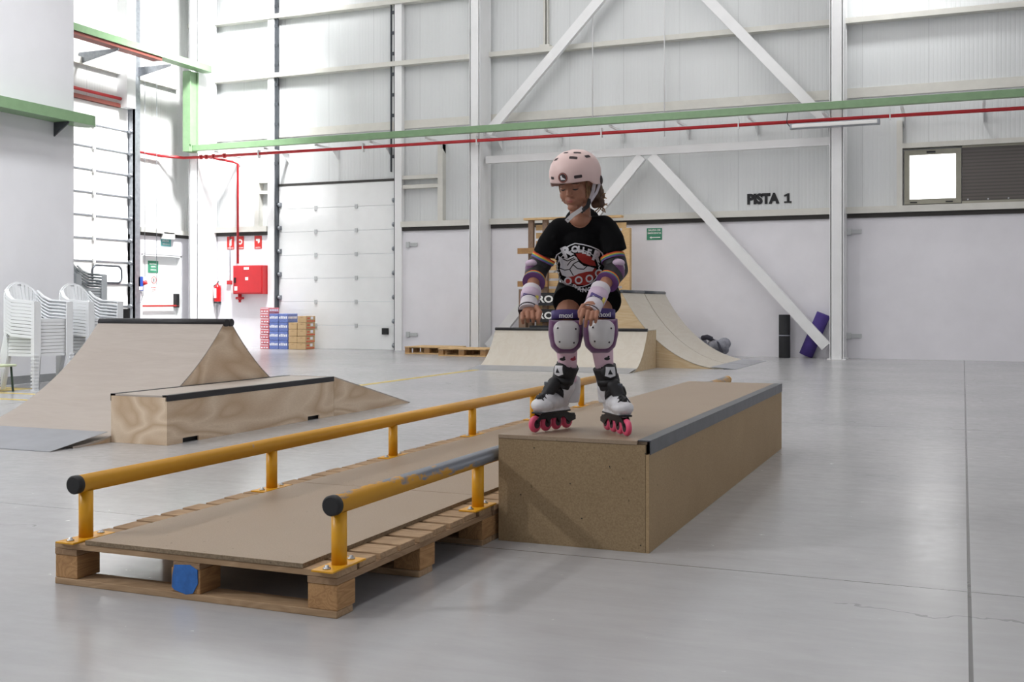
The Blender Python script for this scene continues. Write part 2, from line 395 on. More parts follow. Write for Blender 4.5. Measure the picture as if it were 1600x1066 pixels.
for i in range(7):
    for x in (GX0+.05, GX1-.05):
        bm = nb(); z = i*h+.1
        tube(bm, [(x-.03, YB-.075, z), (x+.03, YB-.075, z)], .04, 12); box(bm, x-.045, x+.045, YB-.04, YB-.021, z-.05, z+.05); struct('roller', bm, 'galv', d1)
bm = nb(); box(bm, -11.84, -11.68, YB-.06, YB-.021, .34, .48, bev=.008); struct('handle', bm, 'black_rubber', d1)
for sx, nm in ((GX0, -1), (GX1, 1)):
    bm = nb()
    x0 = sx-.20 if nm < 0 else sx+.02
    box(bm, x0, x0+.17, YB-.16, YB-.02, 0, ZC-.6)                               # white jamb
    tr = struct('door_jamb', bm, 'steel_white', d1)
    bm = nb(); xx = sx-.02 if nm < 0 else sx
    box(bm, xx-.012, xx+.03, YB-.13, YB-.02, 0, ZC-.6)
    for z in [4.2+.45*k for k in range(11)]: box(bm, xx-.012, xx+.1*(1 if nm < 0 else -1)*.9, YB-.14, YB-.11, z, z+.07)
    bx2 = xx+.08*(1 if nm < 0 else -1)
    box(bm, bx2-.01, bx2+.01, YB-.16, YB-.11, 3.9, ZC-.6)
    struct('door_track', bm, 'galv_dark', d1)
bm = nb(); box(bm, GX0, GX1, YB-.03, YB-.001, GZ, GZ+.05); struct('door_seal', bm, 'gap_dark', d1)
# garage door in the left wall, with a rounded vision window
d2 = gdoor('door_2', 'x', 16.52, 19.03, XL+.02, 5.28, 11, 'gdoor_left', 1)
h2 = 5.28/11
for i in range(1, 11):
    bm = nb(); box(bm, XL+.02, XL+.035, 16.52, 19.05, i*h2-.015, i*h2+.015); struct('hinge_rail', bm, 'galv', d2)
    bm = nb(); box(bm, XL+.02, XL+.07, 17.95, 18.02, i*h2-.05, i*h2+.05, bev=.01); struct('hinge', bm, 'sign_white', d2)
    bm = nb(); tube(bm, [(XL+.1, 18.98, i*h2), (XL+.1, 19.12, i*h2)], .045, 12); struct('roller', bm, 'galv', d2)
def rrect(cx, cy, w, h, r, n=6):
    return [(cx+sx*(w/2-r)+r*math.cos(a), cy+sy*(h/2-r)+r*math.sin(a)) for sx, sy, q in ((1, 1, 0), (-1, 1, 1), (-1, -1, 2), (1, -1, 3)) for a in [PI/2*(q+k/n) for k in range(n+1)]]
bm = nb(); pts = rrect(18.38, 1.65, .86, .36, .12); pp = [(XL+.04, a, b) for a, b in pts]; tube(bm, pp+[pp[0]], .022, 8, caps=False); wf = struct('vision_frame', bm, 'galv_dark', d2)
bm = nb(); prism(bm, pts, 'x', XL+.03, XL+.034); struct('vision_pane', bm, 'window_glow', wf)
bm = nb(); box(bm, XL, XL+.16, 19.05, 19.10, 0, ZC-.5); box(bm, XL+.14, XL+.16, 19.05, 19.26, 0, ZC-.5); box(bm, XL, XL+.03, 19.10, 19.28, 0, ZC-.5)
struct('door_track', bm, 'galv', d2)
bm = nb(); box(bm, XL, XL+.28, 18.72, 18.98, 5.28, ZC); tagp(mk('steel_post', bm, 'steel_white', label='white steel post above the left garage door track', cat='post'))
bm = nb(); box(bm, XL, XL+.1, 16.5, 18.75, 5.28, 5.36); struct('door_header', bm, 'rust_red', d2)
# emergency exit door
bm = nb(); box(bm, XL-.12, XL-.06, 19.44, 20.76, .01, 2.12); d3 = struct('door_3', bm, 'door_white')
bm = nb(); box(bm, XL-.12, XL+.05, 19.42, 19.46, 0, 2.14); box(bm, XL-.12, XL+.05, 20.74, 20.78, 0, 2.14); box(bm, XL-.12, XL+.05, 19.42, 20.78, 2.10, 2.14)
struct('door_frame', bm, 'door_white', d3)
bm = nb(); tube(bm, [(XL+.02, 19.46, .97), (XL+.02, 20.72, .97)], .022, 10); struct('panic_bar', bm, 'sign_red', d3)
bm = nb(); box(bm, XL-.06, XL+.04, 20.62, 20.72, .93, 1.25, bev=.01); struct('latch', bm, 'black_rubber', d3)
# ---------------------------------------------------------------- steel frame
def column(x0, x1, y0, y1, label, z1=9.5):
    t = thing('steel_column', label, 'column', ((x0+x1)/2, (y0+y1)/2, 0))
    bm = nb(); f = .018; ym = (y0+y1)/2
    box(bm, x0, x1, y0, y0+f, 0, z1); box(bm, x0, x1, y1-f, y1, 0, z1); box(bm, x1-.03, x1-.015, y0, y1, 0, z1); box(bm, x0+.015, x0+.03, y0, y1, 0, z1)
    mk('shaft', bm, 'steel_white', t)
    bm = nb(); box(bm, x0-.04, x1+.04, y0-.04, y1, 0, .02); mk('base_plate', bm, 'steel_white', t); return t
column(-9.425, -9.185, 20.55, 21.12, 'white steel column to the right of the garage door, behind the low pallets')
column(-2.235, -1.99, 20.5, 21.12, 'white steel column standing left of the windows, purple mat leaning by it')
column(-16.47, -16.21, 20.45, 21.12, 'white column in the far left corner, beside the emergency exit door')
def member(name, p0, p1, w, dep, label, cat):
    p0, p1 = V(p0), V(p1); d = (p1-p0).normalized(); s = V((0, 1, 0)); u = d.cross(s).normalized(); bm = nb()
    obox(bm, (p0+p1)/2, d, s, u, (p1-p0).length/2, dep/2, w/2)
    return mk(name, bm, 'steel_white', label=label, cat=cat)
BY = 20.82
member('steel_beam', (-9.15, BY, 4.0), (-2.24, BY, 4.0), .15, .12, 'white horizontal steel beam joining the two columns', 'beam')
member('diagonal_brace', (-5.82, BY, 3.905), (-9.1, BY, .12), .19, .11, 'white diagonal brace running down left from the beam behind the skater', 'brace')
member('diagonal_brace', (-5.63, BY, 3.905), (-2.33, BY, .23), .19, .11, 'white diagonal brace running down right from the beam to the purple mat', 'brace')
member('diagonal_brace', (-9.12, BY, 4.55), (-5.6, BY, 8.2), .19, .11, 'white diagonal brace rising right from the left column above the green tray', 'brace')
member('diagonal_brace', (-2.3, BY, 4.35), (-5.5, BY, 7.95), .19, .11, 'white diagonal brace rising left from the right column above the green tray', 'brace')
# ---------------------------------------------------------------- trays, pipes
def tray(name, pts, label, w=.2, hh=.13):
    bm = nb(); strip(bm, pts, w, hh); return bm
t = thing('cable_tray', 'long green cable tray running along the back wall above the red pipe', 'cable tray', (-8, 20.3, 4.5))
bm = nb(); box(bm, -16.195, 12, 20.22, 20.34, 4.49, 4.625, bev=.006); mk('channel', bm, 'tray_green', t)
for k in range(21):
    x = -15.65+1.33*k
    bm = nb(); box(bm, x, x+.05, 20.3, 21.24, 4.44, 4.48); prism(bm, [(20.95, 4.44), (21.24, 4.44), (21.24, 4.25)], 'x', x+.02, x+.03); mk('bracket', bm, 'steel_white', t)
t = thing('cable_riser', 'green vertical cable duct beside the corner column', 'cable duct', (-16.3, 20.3, 4.47))
bm = nb(); box(bm, -16.38, -16.2, 20.12, 20.42, 4.47, 6.3, bev=.006); mk('channel', bm, 'tray_green', t)
bm = nb(); box(bm, -16.2, -16.17, 20.12, 20.16, 4.63, 6.3); box(bm, -16.2, -16.17, 20.38, 20.42, 4.63, 6.3); mk('flange', bm, 'tray_green', t)
t = thing('cable_tray', 'upper green cable tray along the left wall with a rust red underside', 'cable tray', (-16.04, 18, 6.3))
bm = nb(); pts = [(-16.18, 20.6), (-16.18, 11.35), (-15.9, 11.35), (-15.9, 20.5)]+[(-16.04+.14*math.cos(a), 20.5+.14*math.sin(a)) for a in [PI/8*k for k in range(1, 8)]]
prism(bm, pts, 'z', 6.32, 6.46); mk('channel', bm, 'tray_green', t)
bm = nb(); box(bm, -16.17, -15.93, 11.35, 18.9, 6.25, 6.318); mk('lining', bm, 'rust_red', t)
for y in (17.6, 19.2):
    bm = nb(); prism(bm, [(-16.99, 6.0), (-16.99, 6.24), (-15.95, 6.24), (-15.95, 6.2)], 'y', y, y+.02); mk('bracket', bm, 'galv', t)
t = thing('cable_tray', 'green cable tray with rounded end fixed to the near white wall', 'cable tray', (-10.85, 9, 3.4))
bm = nb(); pts = [(-10.998, 4), (-10.72, 4), (-10.72, 11.35)]+[(-10.86+.14*math.cos(a), 11.35+.14*math.sin(a)) for a in [PI/8*k for k in range(1, 9)]]+[(-10.998, 11.35)]
prism(bm, pts, 'z', 3.385, 3.52); mk('channel', bm, 'tray_green', t)
for y in (10.95, 8.2):
    bm = nb(); prism(bm, [(-10.998, 3.2), (-10.998, 3.383), (-10.75, 3.383), (-10.75, 3.36)], 'y', y, y+.02); mk('bracket', bm, 'galv_dark', t)
t = thing('sprinkler_pipe', 'red water pipe running along the back wall under the green tray', 'pipe', (-8, 20.35, 4.3))
bm = nb(); tube(bm, [(-16.88, 19.1, 4.39), (-16.88, 20.0, 4.385), (-16.55, 20.36, 4.37), (-16.2, 20.38, 4.365), (12, 20.38, 4.29)], .033, 12); mk('main_pipe', bm, 'pipe_red', t)
bm = nb(); tube(bm, [(-15.9, 20.38, 4.36), (-15.6, 20.9, 4.3), (-15.52, 21.0, 4.25), (-15.52, 21.0, 1.95)], .028, 12); mk('drop_pipe', bm, 'pipe_red', t)
for x in (-16.1, -15.95, -15.75, -15.45):
    bm = nb(); tube(bm, [(x, 20.38, 4.363), (x+.05, 20.38, 4.363)], .055, 12); mk('coupling', bm, 'pipe_red', t)
for k in range(10):
    x = -14.5+2.66*k
    bm = nb(); box(bm, x, x+.02, 20.33, 20.43, 4.26, 4.44); mk('hanger', bm, 'steel_white', t)
bm = nb(); tube(bm, [(-16.88, 12, 5.46), (-16.88, 18.7, 5.46)], .035, 12); mk('water_pipe', bm, 'pipe_red', label='short red pipe crossing above the left garage door', cat='pipe')
# fluorescent fitting under the pipe
t = thing('batten_light', 'long unlit fluorescent fitting hanging in front of the right column', 'light', (-2.15, 20.25, 4.16))
bm = nb(); box(bm, -2.9, -1.35, 20.2, 20.32, 4.17, 4.27, bev=.01); mk('housing', bm, 'galv', t)
bm = nb(); box(bm, -2.86, -1.39, 20.18, 20.3, 4.185, 4.25, bev=.01); mk('diffuser', bm, 'sign_white', t)
bm = nb(); tube(bm, [(-2.95, 20.3, 4.48), (-2.96, 20.28, 4.3), (-2.9, 20.26, 4.22)], .008, 6); mk('cable', bm, 'ink', t)
for x, z0, lb in ((-6.9, 4.6, 'thin steel rod hanging above the helmet of the skater'), (-5.42, 4.3, 'thin steel rod hanging right of the helmet of the skater')):
    bm = nb(); tube(bm, [(x, 21.0, z0), (x, 21.0, 9.45)], .012, 6); mk('hanging_rod', bm, 'steel_white', label=lb, cat='rod')
bm = nb(); box(bm, -8.02, -7.98, 21.15, 21.24, 6.35, 9.4); box(bm, -7.94, -7.92, 21.15, 21.24, 6.35, 9.4); box(bm, -8.08, -7.86, 21.08, 21.24, 6.22, 6.36)
mk('electrical_conduit', bm, 'girt', label='pale conduit and junction box high on the back wall', cat='conduit')
# frames on the cladding left of the window and beside the doors
for i, (x0, x1, z0, z1) in enumerate(((-1.08, -1.02, 2.8, 4.35),)):
    bm = nb(); box(bm, x0-.04, x1, YB-.16, YB, z0, z1); struct('trim_%d' % (8+i), bm, 'girt')
bm = nb(); box(bm, -10.42, -10.3, YB-.16, YB, 2.8, 4.45); box(bm, -11.28, -10.421, YB-.155, YB, 3.72, 3.8); box(bm, -11.28, -10.421, YB-.14, YB, 3.52, 3.6)
box(bm, -15.12, -15.0, YB-.16, YB, 2.8, 4.45); box(bm, -14.999, GX0-.21, YB-.155, YB, 3.8, 3.9); box(bm, -14.999, GX0-.2, YB-.14, YB, 3.55, 3.62)
struct('trim_9', bm, 'girt')
for i, (x, z, lb) in enumerate(((-11.05, 2.3, 'upper small steel wall clamp right of the garage door'), (-11.05, .35, 'lower small steel wall clamp right of the garage door'), (-1.85, 2.35, 'upper small wall clamp just right of the right column'), (-1.85, .42, 'lower small wall clamp just right of the right column'))):
    bm = nb(); box(bm, x-.12, x+.12, YB-.13, YB-.1, z-.04, z+.04, bev=.005); box(bm, x-.14, x-.06, YB-.16, YB-.1, z-.06, z+.06, bev=.005); mk('wall_clamp', bm, 'hinge_pale', label=lb, cat='bracket')
# windows
def window(n, x0, x1, pane, latch):
    bm = nb(); y = YB-.12; a, b = 2.82, 3.80; w = .09
    box(bm, x0, x1, y, YB, a, a+w); box(bm, x0, x1, y, YB, b-w, b); box(bm, x0, x0+w, y, YB, a+w, b-w); box(bm, x1-w, x1, y, YB, a+w, b-w)
    o = struct('window_%d' % n, bm, 'win_frame')
    bm = nb(); box(bm, x0+w, x1-w, y+.05, y+.06, a+w, b-w); struct('pane', bm, pane, o)
    if latch:
        bm = nb(); box(bm, (x0+x1)/2-.1, (x0+x1)/2+.05, y-.02, y, b-.06, b-.03); box(bm, x0+.1, x0+.22, y-.012, y, a+.02, a+.04); box(bm, x1-.26, x1-.14, y-.012, y, a+.02, a+.04); struct('latch', bm, 'black_rubber', o)
    return o
window(1, -.99, -.03, 'window_glow', True)
def window_dark(n, x0, x1):
    bm = nb(); box(bm, x0, x1, YB-.1, YB-.02, 2.82, 3.84); o = struct('window_%d' % n, bm, 'blind_glass')
    bm = nb(); box(bm, x0, x1, YB-.12, YB-.02, 2.80, 2.85); box(bm, x0, x1, YB-.12, YB-.02, 3.8, 3.86); struct('window_frame', bm, 'win_frame', o)
    for k in range(6):
        bm = nb(); x = x0+.1+k*.33
        tube(bm, [(x, YB-.13, 2.875), (x, YB-.1, 2.875)], .014, 8); struct('screw', bm, 'bolt', o)
window_dark(2, -.02, 2.6); window_dark(3, 2.7, 5.0)
bm = nb(); box(bm, -1.02, 5.1, YB-.16, YB, 3.84, 3.93); struct('trim_10', bm, 'girt')
# ---------------------------------------------------------------- lettering and signs
bm = nb(); fp = FRONT((-3.85, YB-.012, 3.02)); tb = text_bm('PISTA', .255, bold=.017, align='LEFT', ext=.002); add_bm(bm, tb, fp @ Matrix.Diagonal((.93, 1, 1, 1)))
prism(bm, [(-3.85+a, 3.02+b) for a, b in ((.70, -.085), (.84, -.085), (.84, -.055), (.80, -.055), (.80, .095), (.765, .095), (.70, .065), (.70, .035), (.75, .048), (.75, -.055), (.70, -.055))], 'y', YB-.016, YB-.010)
mk('wall_lettering', bm, 'ink', label='black lettering PISTA 1 on the back wall cladding', cat='lettering')
def sign(name, c, fr, w, h, bg, label, rows, mat='sign_white', shapes=None, cat='sign'):
    t = thing(name, label, cat, c); bm = nb(); m = fr(c)
    obox(bm, m @ V((0, 0, .004)), m.col[0].xyz, m.col[1].xyz, m.col[2].xyz, w/2, h/2, .004); mk('panel', bm, bg, t)
    bm = nb()
    for (s, sz, x, y) in rows: add_bm(bm, text_bm(s, sz, bold=.001), m @ Matrix.Translation((x, y, .0095)))
    for poly in (shapes or []): ngon(bm, [m @ V((a, b, .0095)) for a, b in poly])
    if len(bm.verts): mk('print', bm, mat, t, normals=False)
    else: bm.free()
    return t
sign('exit_sign', (-5.66, YB-.101, 2.40), FRONT, .31, .235, 'sign_green', 'green SALIDA DE EMERGENCIA sign with white arrow on the back wall',
     [('SALIDA DE', .052, 0, .075), ('EMERGENCIA', .046, 0, .015)], shapes=[[(-.1, -.07), (-.06, -.045), (-.06, -.06), (.12, -.06), (.12, -.08), (-.06, -.08), (-.06, -.095)]])
sign('exit_sign', (XL+.061, 20.22, 2.42), LEFTW, .34, .16, 'sign_teal', 'small green exit sign under the white emergency lamp over the door', [('SALIDA', .07, -.02, .04), ('EMERGENCIA', .04, 0, -.035)])
bm = nb(); box(bm, XL+.06, XL+.16, 20.03, 20.42, 2.5, 2.66, bev=.01); mk('emergency_lamp', bm, 'sign_white', label='white emergency lamp box above the exit door', cat='lamp')
sign('door_sign', (XL-.059, 19.93, 1.86), LEFTW, .34, .27, 'sign_green', 'green and white notice on the emergency exit door', [('MANTENGA', .045, 0, .06), ('SIEMPRE', .045, 0, 0), ('CERRADA', .045, 0, -.07)])
t = sign('prohibition_sign', (XL-.059, 19.95, 1.56), LEFTW, .2, .2, 'sign_white', 'round red bordered prohibition sticker on the exit door', [])
bm = nb(); m = LEFTW((XL-.049, 19.95, 1.56)); tube(bm, [m @ V((a, b, 0)) for a, b in disc2(0, 0, .075)+[(.075, 0)]], .007, 6, caps=False); mk('ring', bm, 'sign_red', t)
bm = nb(); ngon(bm, [m @ V((a, b, 0)) for a, b in [(-.012, -.045), (.014, -.045), (.01, 0), (.02, .02), (0, .045), (-.018, .02)]]); mk('print', bm, 'ink', t)
sign('door_sign', (XL-.059, 19.95, 1.36), LEFTW, .22, .12, 'sign_white', 'small red printed notice low on the exit door', [('PROHIBIDO', .033, 0, .025), ('EL PASO', .033, 0, -.025)], 'sign_red')
t = sign('fire_sign', (-15.83, YB-.101, 2.44), FRONT, .2, .3, 'sign_red', 'red fire extinguisher sign, leftmost above the hose cabinet', [('EXTINTOR', .034, 0, -.12)], shapes=[[(-.03, -.07), (.03, -.07), (.03, .05), (.045, .09), (-.02, .09), (-.03, .05)]])
t = sign('fire_sign', (-15.56, YB-.101, 2.44), FRONT, .2, .3, 'sign_red', 'red fire hose sign with round reel symbol above the cabinet', [('MANGUERA', .034, 0, -.12)], shapes=[disc2(0, .02, .065, n=20)])
bm = nb(); ngon(bm, [FRONT((-15.56, YB-.112, 2.44)) @ V((a, b, 0)) for a, b in disc2(0, .02, .03, n=16)]); mk('symbol_centre', bm, 'sign_red', t)
t = sign('fire_sign', (-15.06, YB-.101, 2.44), FRONT, .2, .3, 'sign_red', 'red alarm sign, rightmost above the hose cabinet', [('ALARMA', .036, 0, -.12)], shapes=[[(-.06, .08), (.05, .08), (.05, .0), (.0, -.03), (-.01, .03), (-.06, .03)]])
# ---------------------------------------------------------------- fire gear on the back wall
WB = YB-.1
t = thing('fire_hose_cabinet', 'red fire hose cabinet on the back wall left of the garage door', 'cabinet', (-15.12, WB, 1.22))
bm = nb(); box(bm, -15.6, -14.78, WB-.22, WB, 1.24, 1.90, bev=.01); mk('body', bm, 'hose_red', t)
bm = nb(); box(bm, -15.57, -14.81, WB-.235, WB-.221, 1.27, 1.87, bev=.004); dd = mk('door', bm, 'hose_red', t)
bm = nb(); box(bm, -15.55, -15.51, WB-.26, WB-.236, 1.5, 1.62); mk('handle', bm, 'black_rubber', dd)
bm = nb(); box(bm, -15.29, -15.15, WB-.239, WB-.2355, 1.8, 1.86); box(bm, -15.25, -15.17, WB-.239, WB-.2355, 1.56, 1.63); box(bm, -15.55, -15.47, WB-.239, WB-.2355, 1.32, 1.42); mk('sticker', bm, 'sign_white', dd)
bm = nb(); tube(bm, [(-15.5, WB-.1, 1.24), (-15.5, WB-.1, 1.1)], .045, 12); tube(bm, [(-15.6, WB-.1, 1.15), (-15.4, WB-.1, 1.15)], .03, 10); tube(bm, [(-15.5, WB-.1, 1.1), (-15.5, WB-.1, 1.05)], .03, 10); mk('valve', bm, 'pipe_red', t)
t = thing('fire_extinguisher', 'red fire extinguisher hanging on the wall beside the hose cabinet', 'extinguisher', (-16.13, WB-.1, 1.02))
bm = nb(); lathe(bm, [(.03, 1.03), (.075, 1.04), (.08, 1.07), (.08, 1.38), (.07, 1.43), (.03, 1.46), (.02, 1.5)], (-16.13, WB-.1, 0), 20); mk('cylinder', bm, 'ext_red', t)
bm = nb(); box(bm, -16.17, -16.10, WB-.19, WB-.179, 1.15, 1.38); mk('print', bm, 'sign_white', t)
bm = nb(); lathe(bm, [(.081, 1.03), (.082, 1.035), (.082, 1.07)], (-16.13, WB-.1, 0), 20); mk('base_ring', bm, 'black_rubber', t)
bm = nb(); tube(bm, [(-16.13, WB-.1, 1.5), (-16.07, WB-.14, 1.54)], .012, 8); tube(bm, [(-16.14, WB-.1, 1.49), (-16.24, WB-.12, 1.42), (-16.25, WB-.12, 1.25), (-16.21, WB-.12, 1.14)], .01, 8); mk('hose', bm, 'black_rubber', t)
bm = nb(); box(bm, -16.16, -16.10, WB-.02, WB, 1.0, 1.45); mk('wall_bracket', bm, 'galv', t)
t = thing('wall_socket', 'small red button box on a thin conduit between extinguisher and cabinet', 'socket', (-15.84, WB, 1.45))
bm = nb(); box(bm, -15.9, -15.78, WB-.06, WB, 1.47, 1.56, bev=.008); mk('housing', bm, 'pipe_red', t)
bm = nb(); tube(bm, [(-15.84, WB-.015, 1.56), (-15.84, WB-.015, 2.6)], .01, 6); mk('conduit', bm, 'galv', t)
bm = nb(); box(bm, -15.78, -15.72, WB-.05, WB, 1.26, 1.45, bev=.01); mk('light_switch', bm, 'sign_white', label='white switch left of the red hose cabinet', cat='switch')
t = thing('power_socket', 'blue power socket with red plug beside the left garage door', 'socket', (XL+.1, 19.3, 1.3))
bm = nb(); box(bm, XL+.06, XL+.16, 19.2, 19.36, 1.3, 1.62, bev=.01); mk('housing', bm, 'socket_blue', t)
bm = nb(); box(bm, XL+.16, XL+.165, 19.22, 19.34, 1.32, 1.4); mk('label_plate', bm, 'sign_white', t)
bm = nb(); tube(bm, [(XL+.1, 19.38, 1.46), (XL+.2, 19.42, 1.5)], .05, 12); mk('plug', bm, 'pipe_red', t)
bm = nb(); tube(bm, [(XL+.12, 19.42, 1.44), (XL+.1, 19.42, 1.2), (XL+.08, 19.35, 1.05), (XL+.08, 19.25, 1.02)], .006, 6); mk('cable', bm, 'galv', t)
for y, z0, lb in ((19.36, 1.62, 'thin vertical cable above the blue power socket'), (19.75, 1.45, 'thin vertical cord hanging in front of the exit door')):
    bm = nb(); tube(bm, [(XL+.2, y, z0), (XL+.2, y, 6.4)], .007, 6); mk('hanging_cable', bm, 'galv', label=lb, cat='cable')
# bell on the near wall
t = thing('alarm_bell', 'red round alarm sounder on the near white wall, at the left edge', 'alarm', (-10.9, 9.85, 3.15))
bm = nb(); m = frame((-10.999, 9.8, 3.24), (0, 1, 0), (0, 0, 1), (1, 0, 0)); lathe(bm, [(.06, 0), (.06, .06), (.085, .09), (.09, .15), (.07, .17), (.06, .15)], seg=20, mat=m); mk('body', bm, 'pipe_red', t)
bm = nb(); lathe(bm, [(.045, .15), (.045, .175), (.02, .185)], seg=16, mat=m); mk('cone', bm, 'rust_red', t)
# ---------------------------------------------------------------- grind box
t = thing('grind_box', 'long low particle board grind box with grey metal edge, the skater stands on it', 'ramp', (-1.5, 6, 0))
X0, X1, Y0, Y1, H = -1.822, -1.165, 4.27, 7.74, .45
bm = nb(); box(bm, X0, X1-.015, Y0, Y0+.016, 0, H-.017, bev=.0015); mk('front_panel', bm, 'particle', t)
bm = nb(); box(bm, X1-.014, X1, Y0, Y1, 0, H-.055, bev=.0015); mk('side_panel', bm, 'particle_lit', t)
bm = nb(); box(bm, X0, X0+.014, Y0+.017, Y1, 0, H-.017, bev=.0015); mk('side_panel', bm, 'particle_lit', t)
bm = nb(); box(bm, X0+.015, X1-.015, Y1-.016, Y1, 0, H-.017); mk('rear_panel', bm, 'particle', t)
bm = nb(); box(bm, X0, X1-.05, Y0-.002, Y1, H-.016, H, bev=.001)
for x in (X0+.03, ): box(bm, X1-.05, X1-.014, Y0+.02, Y1, H-.016, H-.004)
mk('top_panel', bm, 'hardboard', t)
bm = nb(); prism(bm, [(X1-.05, H-.003), (X1-.05, H+.002), (X1+.003, H+.002), (X1+.003, H-.055), (X1-.001, H-.055), (X1-.001, H-.003)], 'y', Y0+.012, Y1+.004); mk('metal_edge', bm, 'angle_grey', t)
bm = nb()
for x, z in ((-1.72, .2), (-1.5, .26), (-1.45, .12), (-1.33, .34), (-1.66, .4), (-1.2, .03), (-1.18, .4)): lathe(bm, [(.003, 0), (.0015, .001)], seg=8, mat=frame((x, Y0-.0005, z), (1, 0, 0), (0, 0, 1), (0, -1, 0)))
mk('screw', bm, 'ink', t)
# ---------------------------------------------------------------- floor pallets and boards
def pallet_proto(name, label, W, L, nb_deck, mats, blue=False, rnd=1, ztop=.15, grp=None):
    R = random.Random(rnd); t = thing(name, label, 'pallet', (0, 0, 0), grp)
    pd, py, pb = mats
    for j, (y0, y1) in enumerate(((0, .1), (L/2-.05, L/2+.06), (L-.1, L))):
        bm = nb(); box(bm, 0, W, y0, y1, 0, .023, bev=.003); mk('bottom_board', bm, pd, t)
        for i, (x0, x1) in enumerate(((0, .1), (W/2-.07, W/2+.05), (W-.11, W))):
            e = .0 if j != 1 else R.uniform(-.01, .01)
            bm = nb(); box(bm, x0, x1, y0+e+.003, y1+e+.015, .0235, .1055, bev=.003); mk('block', bm, pb, t)
    for x0, x1 in ((0, .1), (W/2-.06, W/2+.05), (W-.11, W)):
        bm = nb(); box(bm, x0, x1, 0, L, .106, .128, bev=.002); mk('stringer', bm, py, t)
    p = L/nb_deck
    for k in range(nb_deck):
        g = R.uniform(.016, .03); o = R.uniform(-.008, .008)
        bm = nb(); box(bm, o, W+R.uniform(-.006, .008), k*p+(0 if k == 0 else g/2), (k+1)*p-g/2, .1285, ztop, bev=.003); mk('deck_board', bm, pd, t)
    if blue:
        bm = nb(); q = [(W/2-.065+.11*a, .03+.095*b) for a, b in ((0, .1), (.1, 0), (.55, -.12), (.8, -.05), (.98, .3), (.97, .8), (.7, .95), (.1, .9), (.02, .5))]
        prism(bm, q, 'y', -.0012, .0025); mk('blue_paint_mark', bm, 'blue_spray', t)
    return t
PX = -3.01; PW = 1.17; PL = 1.25
pp = pallet_proto('wooden_pallet', 'wooden pallet nearest the camera, blue paint on its front middle block', PW, PL-.012, 9, ('pallet', 'pallet_y', 'block'), blue=True)
names = ['second wooden pallet of the row, starting beside the near end of the grind box', 'third wooden pallet in the row between the yellow rails', 'fourth wooden pallet in the row between the yellow rails', 'far end wooden pallet in the row between the yellow rails']
p2 = pallet_proto('wooden_pallet', names[0], PW, PL-.012, 9, ('pallet', 'pallet_y', 'block'), rnd=5)
pp['group'] = p2['group'] = 'pallets under the hardboard track'
for k in range(1, 5):
    o = p2 if k == 1 else copy_tree(p2, label=names[k-1])
    o.location = (PX, 3.003+k*PL, 0)
pp.location = (PX, 3.003, 0)
for k, (a, b, lb) in enumerate(((3.0, 4.372, 'brown hardboard sheet nearest the camera on top of the pallets'), (4.376, 6.8, 'middle hardboard sheet on the pallets, running beside the grind box'), (6.804, 9.2, 'far hardboard sheet on the pallets, behind the skater'))):
    bm = nb(); box(bm, -2.868, -1.965, a, b, .1505, .166, bev=.0015); o = mk('hardboard_sheet', bm, ['hardboard', 'board_edge'], label=lb, cat='board', group='hardboard sheets on the pallets')
    for p in o.data.polygons:
        if abs(p.normal.z) < .7: p.material_index = 1
# ---------------------------------------------------------------- yellow rails
def rail(x, label, mat, posts, y0=3.04, y1=9.41, zc=.353):
    t = thing('grind_rail', label, 'rail', (x, 3.08, .15), 'yellow grind rails')
    bm = nb(); tube(bm, [(x, y0, zc), (x, y1, zc)], .032, 28); mk('pipe', bm, mat, t)
    for y, s in ((y0, -1), (y1, 1)):
        bm = nb(); tube(bm, [(x, y+.012*s, zc), (x, y-.012*s, zc)], .0325, 28) if 0 else lathe(bm, [(.030, -.014), (.0335, -.010), (.0335, .012), (.028, .016)], seg=28, mat=frame((x, y+.003*s, zc), (1, 0, 0), (0, 0, 1), (0, -1, 0)))
        mk('end_cap', bm, 'black_rubber' if s < 0 else 'rail_yellow', t)
    for y in posts:
        bm = nb(); tube(bm, [(x, y, .156), (x, y, zc-.026)], .0255, 20); pm = mk('post', bm, 'post_yellow', t)
        bm = nb(); box(bm, x-.04, x+.04, y-.105, y+.105, .1505, .157, bev=.002); pl = mk('base_plate', bm, 'post_yellow', t)
        for s in (-1, 1):
            bm = nb(); lathe(bm, [(.013, 0), (.013, .004), (.007, .005), (.007, .011), (.003, .012)], (x, y+s*.075, .157), 8); mk('bolt', bm, 'bolt', pl)
PY = [3.085, 4.24, 5.40, 6.47, 7.56, 8.66]
rail(-2.945, 'long yellow grind rail on the left edge of the pallets', 'rail_yellow', PY)
rail(-1.875, 'yellow grind rail on the right with scraped grey top, passing beside the grind box', 'rail_worn', [3.075, 4.175, 5.40, 6.47, 7.56, 8.66])
# ---------------------------------------------------------------- left spine ramp
def arc(a0, z0, a1, z1, R, n=22):
    # quarter-pipe profile rising from (a0,z0) to (a1,z1) with radius-like easing
    out = []
    for k in range(n+1):
        s = k/n; a = a0+(a1-a0)*s; d = abs(a-a0); f = R-math.sqrt(max(R*R-d*d, 0)); g = R-math.sqrt(R*R-(a1-a0)**2)
        out.append((a, z0+(z1-z0)*f/g))
    return out
t = thing('spine_ramp', 'plywood spine ramp with black double coping, left of the ledge', 'ramp', (-6.4, 7.6, 0))
XA, XB = -7.06, -5.722
near = arc(5.87, .012, 7.54, .835, 2.55); far = [(15.2-a, z) for a, z in near][::-1]
for x0, x1 in ((XB-.018, XB), (XA, XA+.018)):
    bm = nb(); prism(bm, [(near[0][0], 0)]+[(a, z-.006) for a, z in near]+[(a, z-.006) for a, z in far]+[(far[-1][0], 0)], 'x', x0, x1); mk('side_panel', bm, 'ply', t)
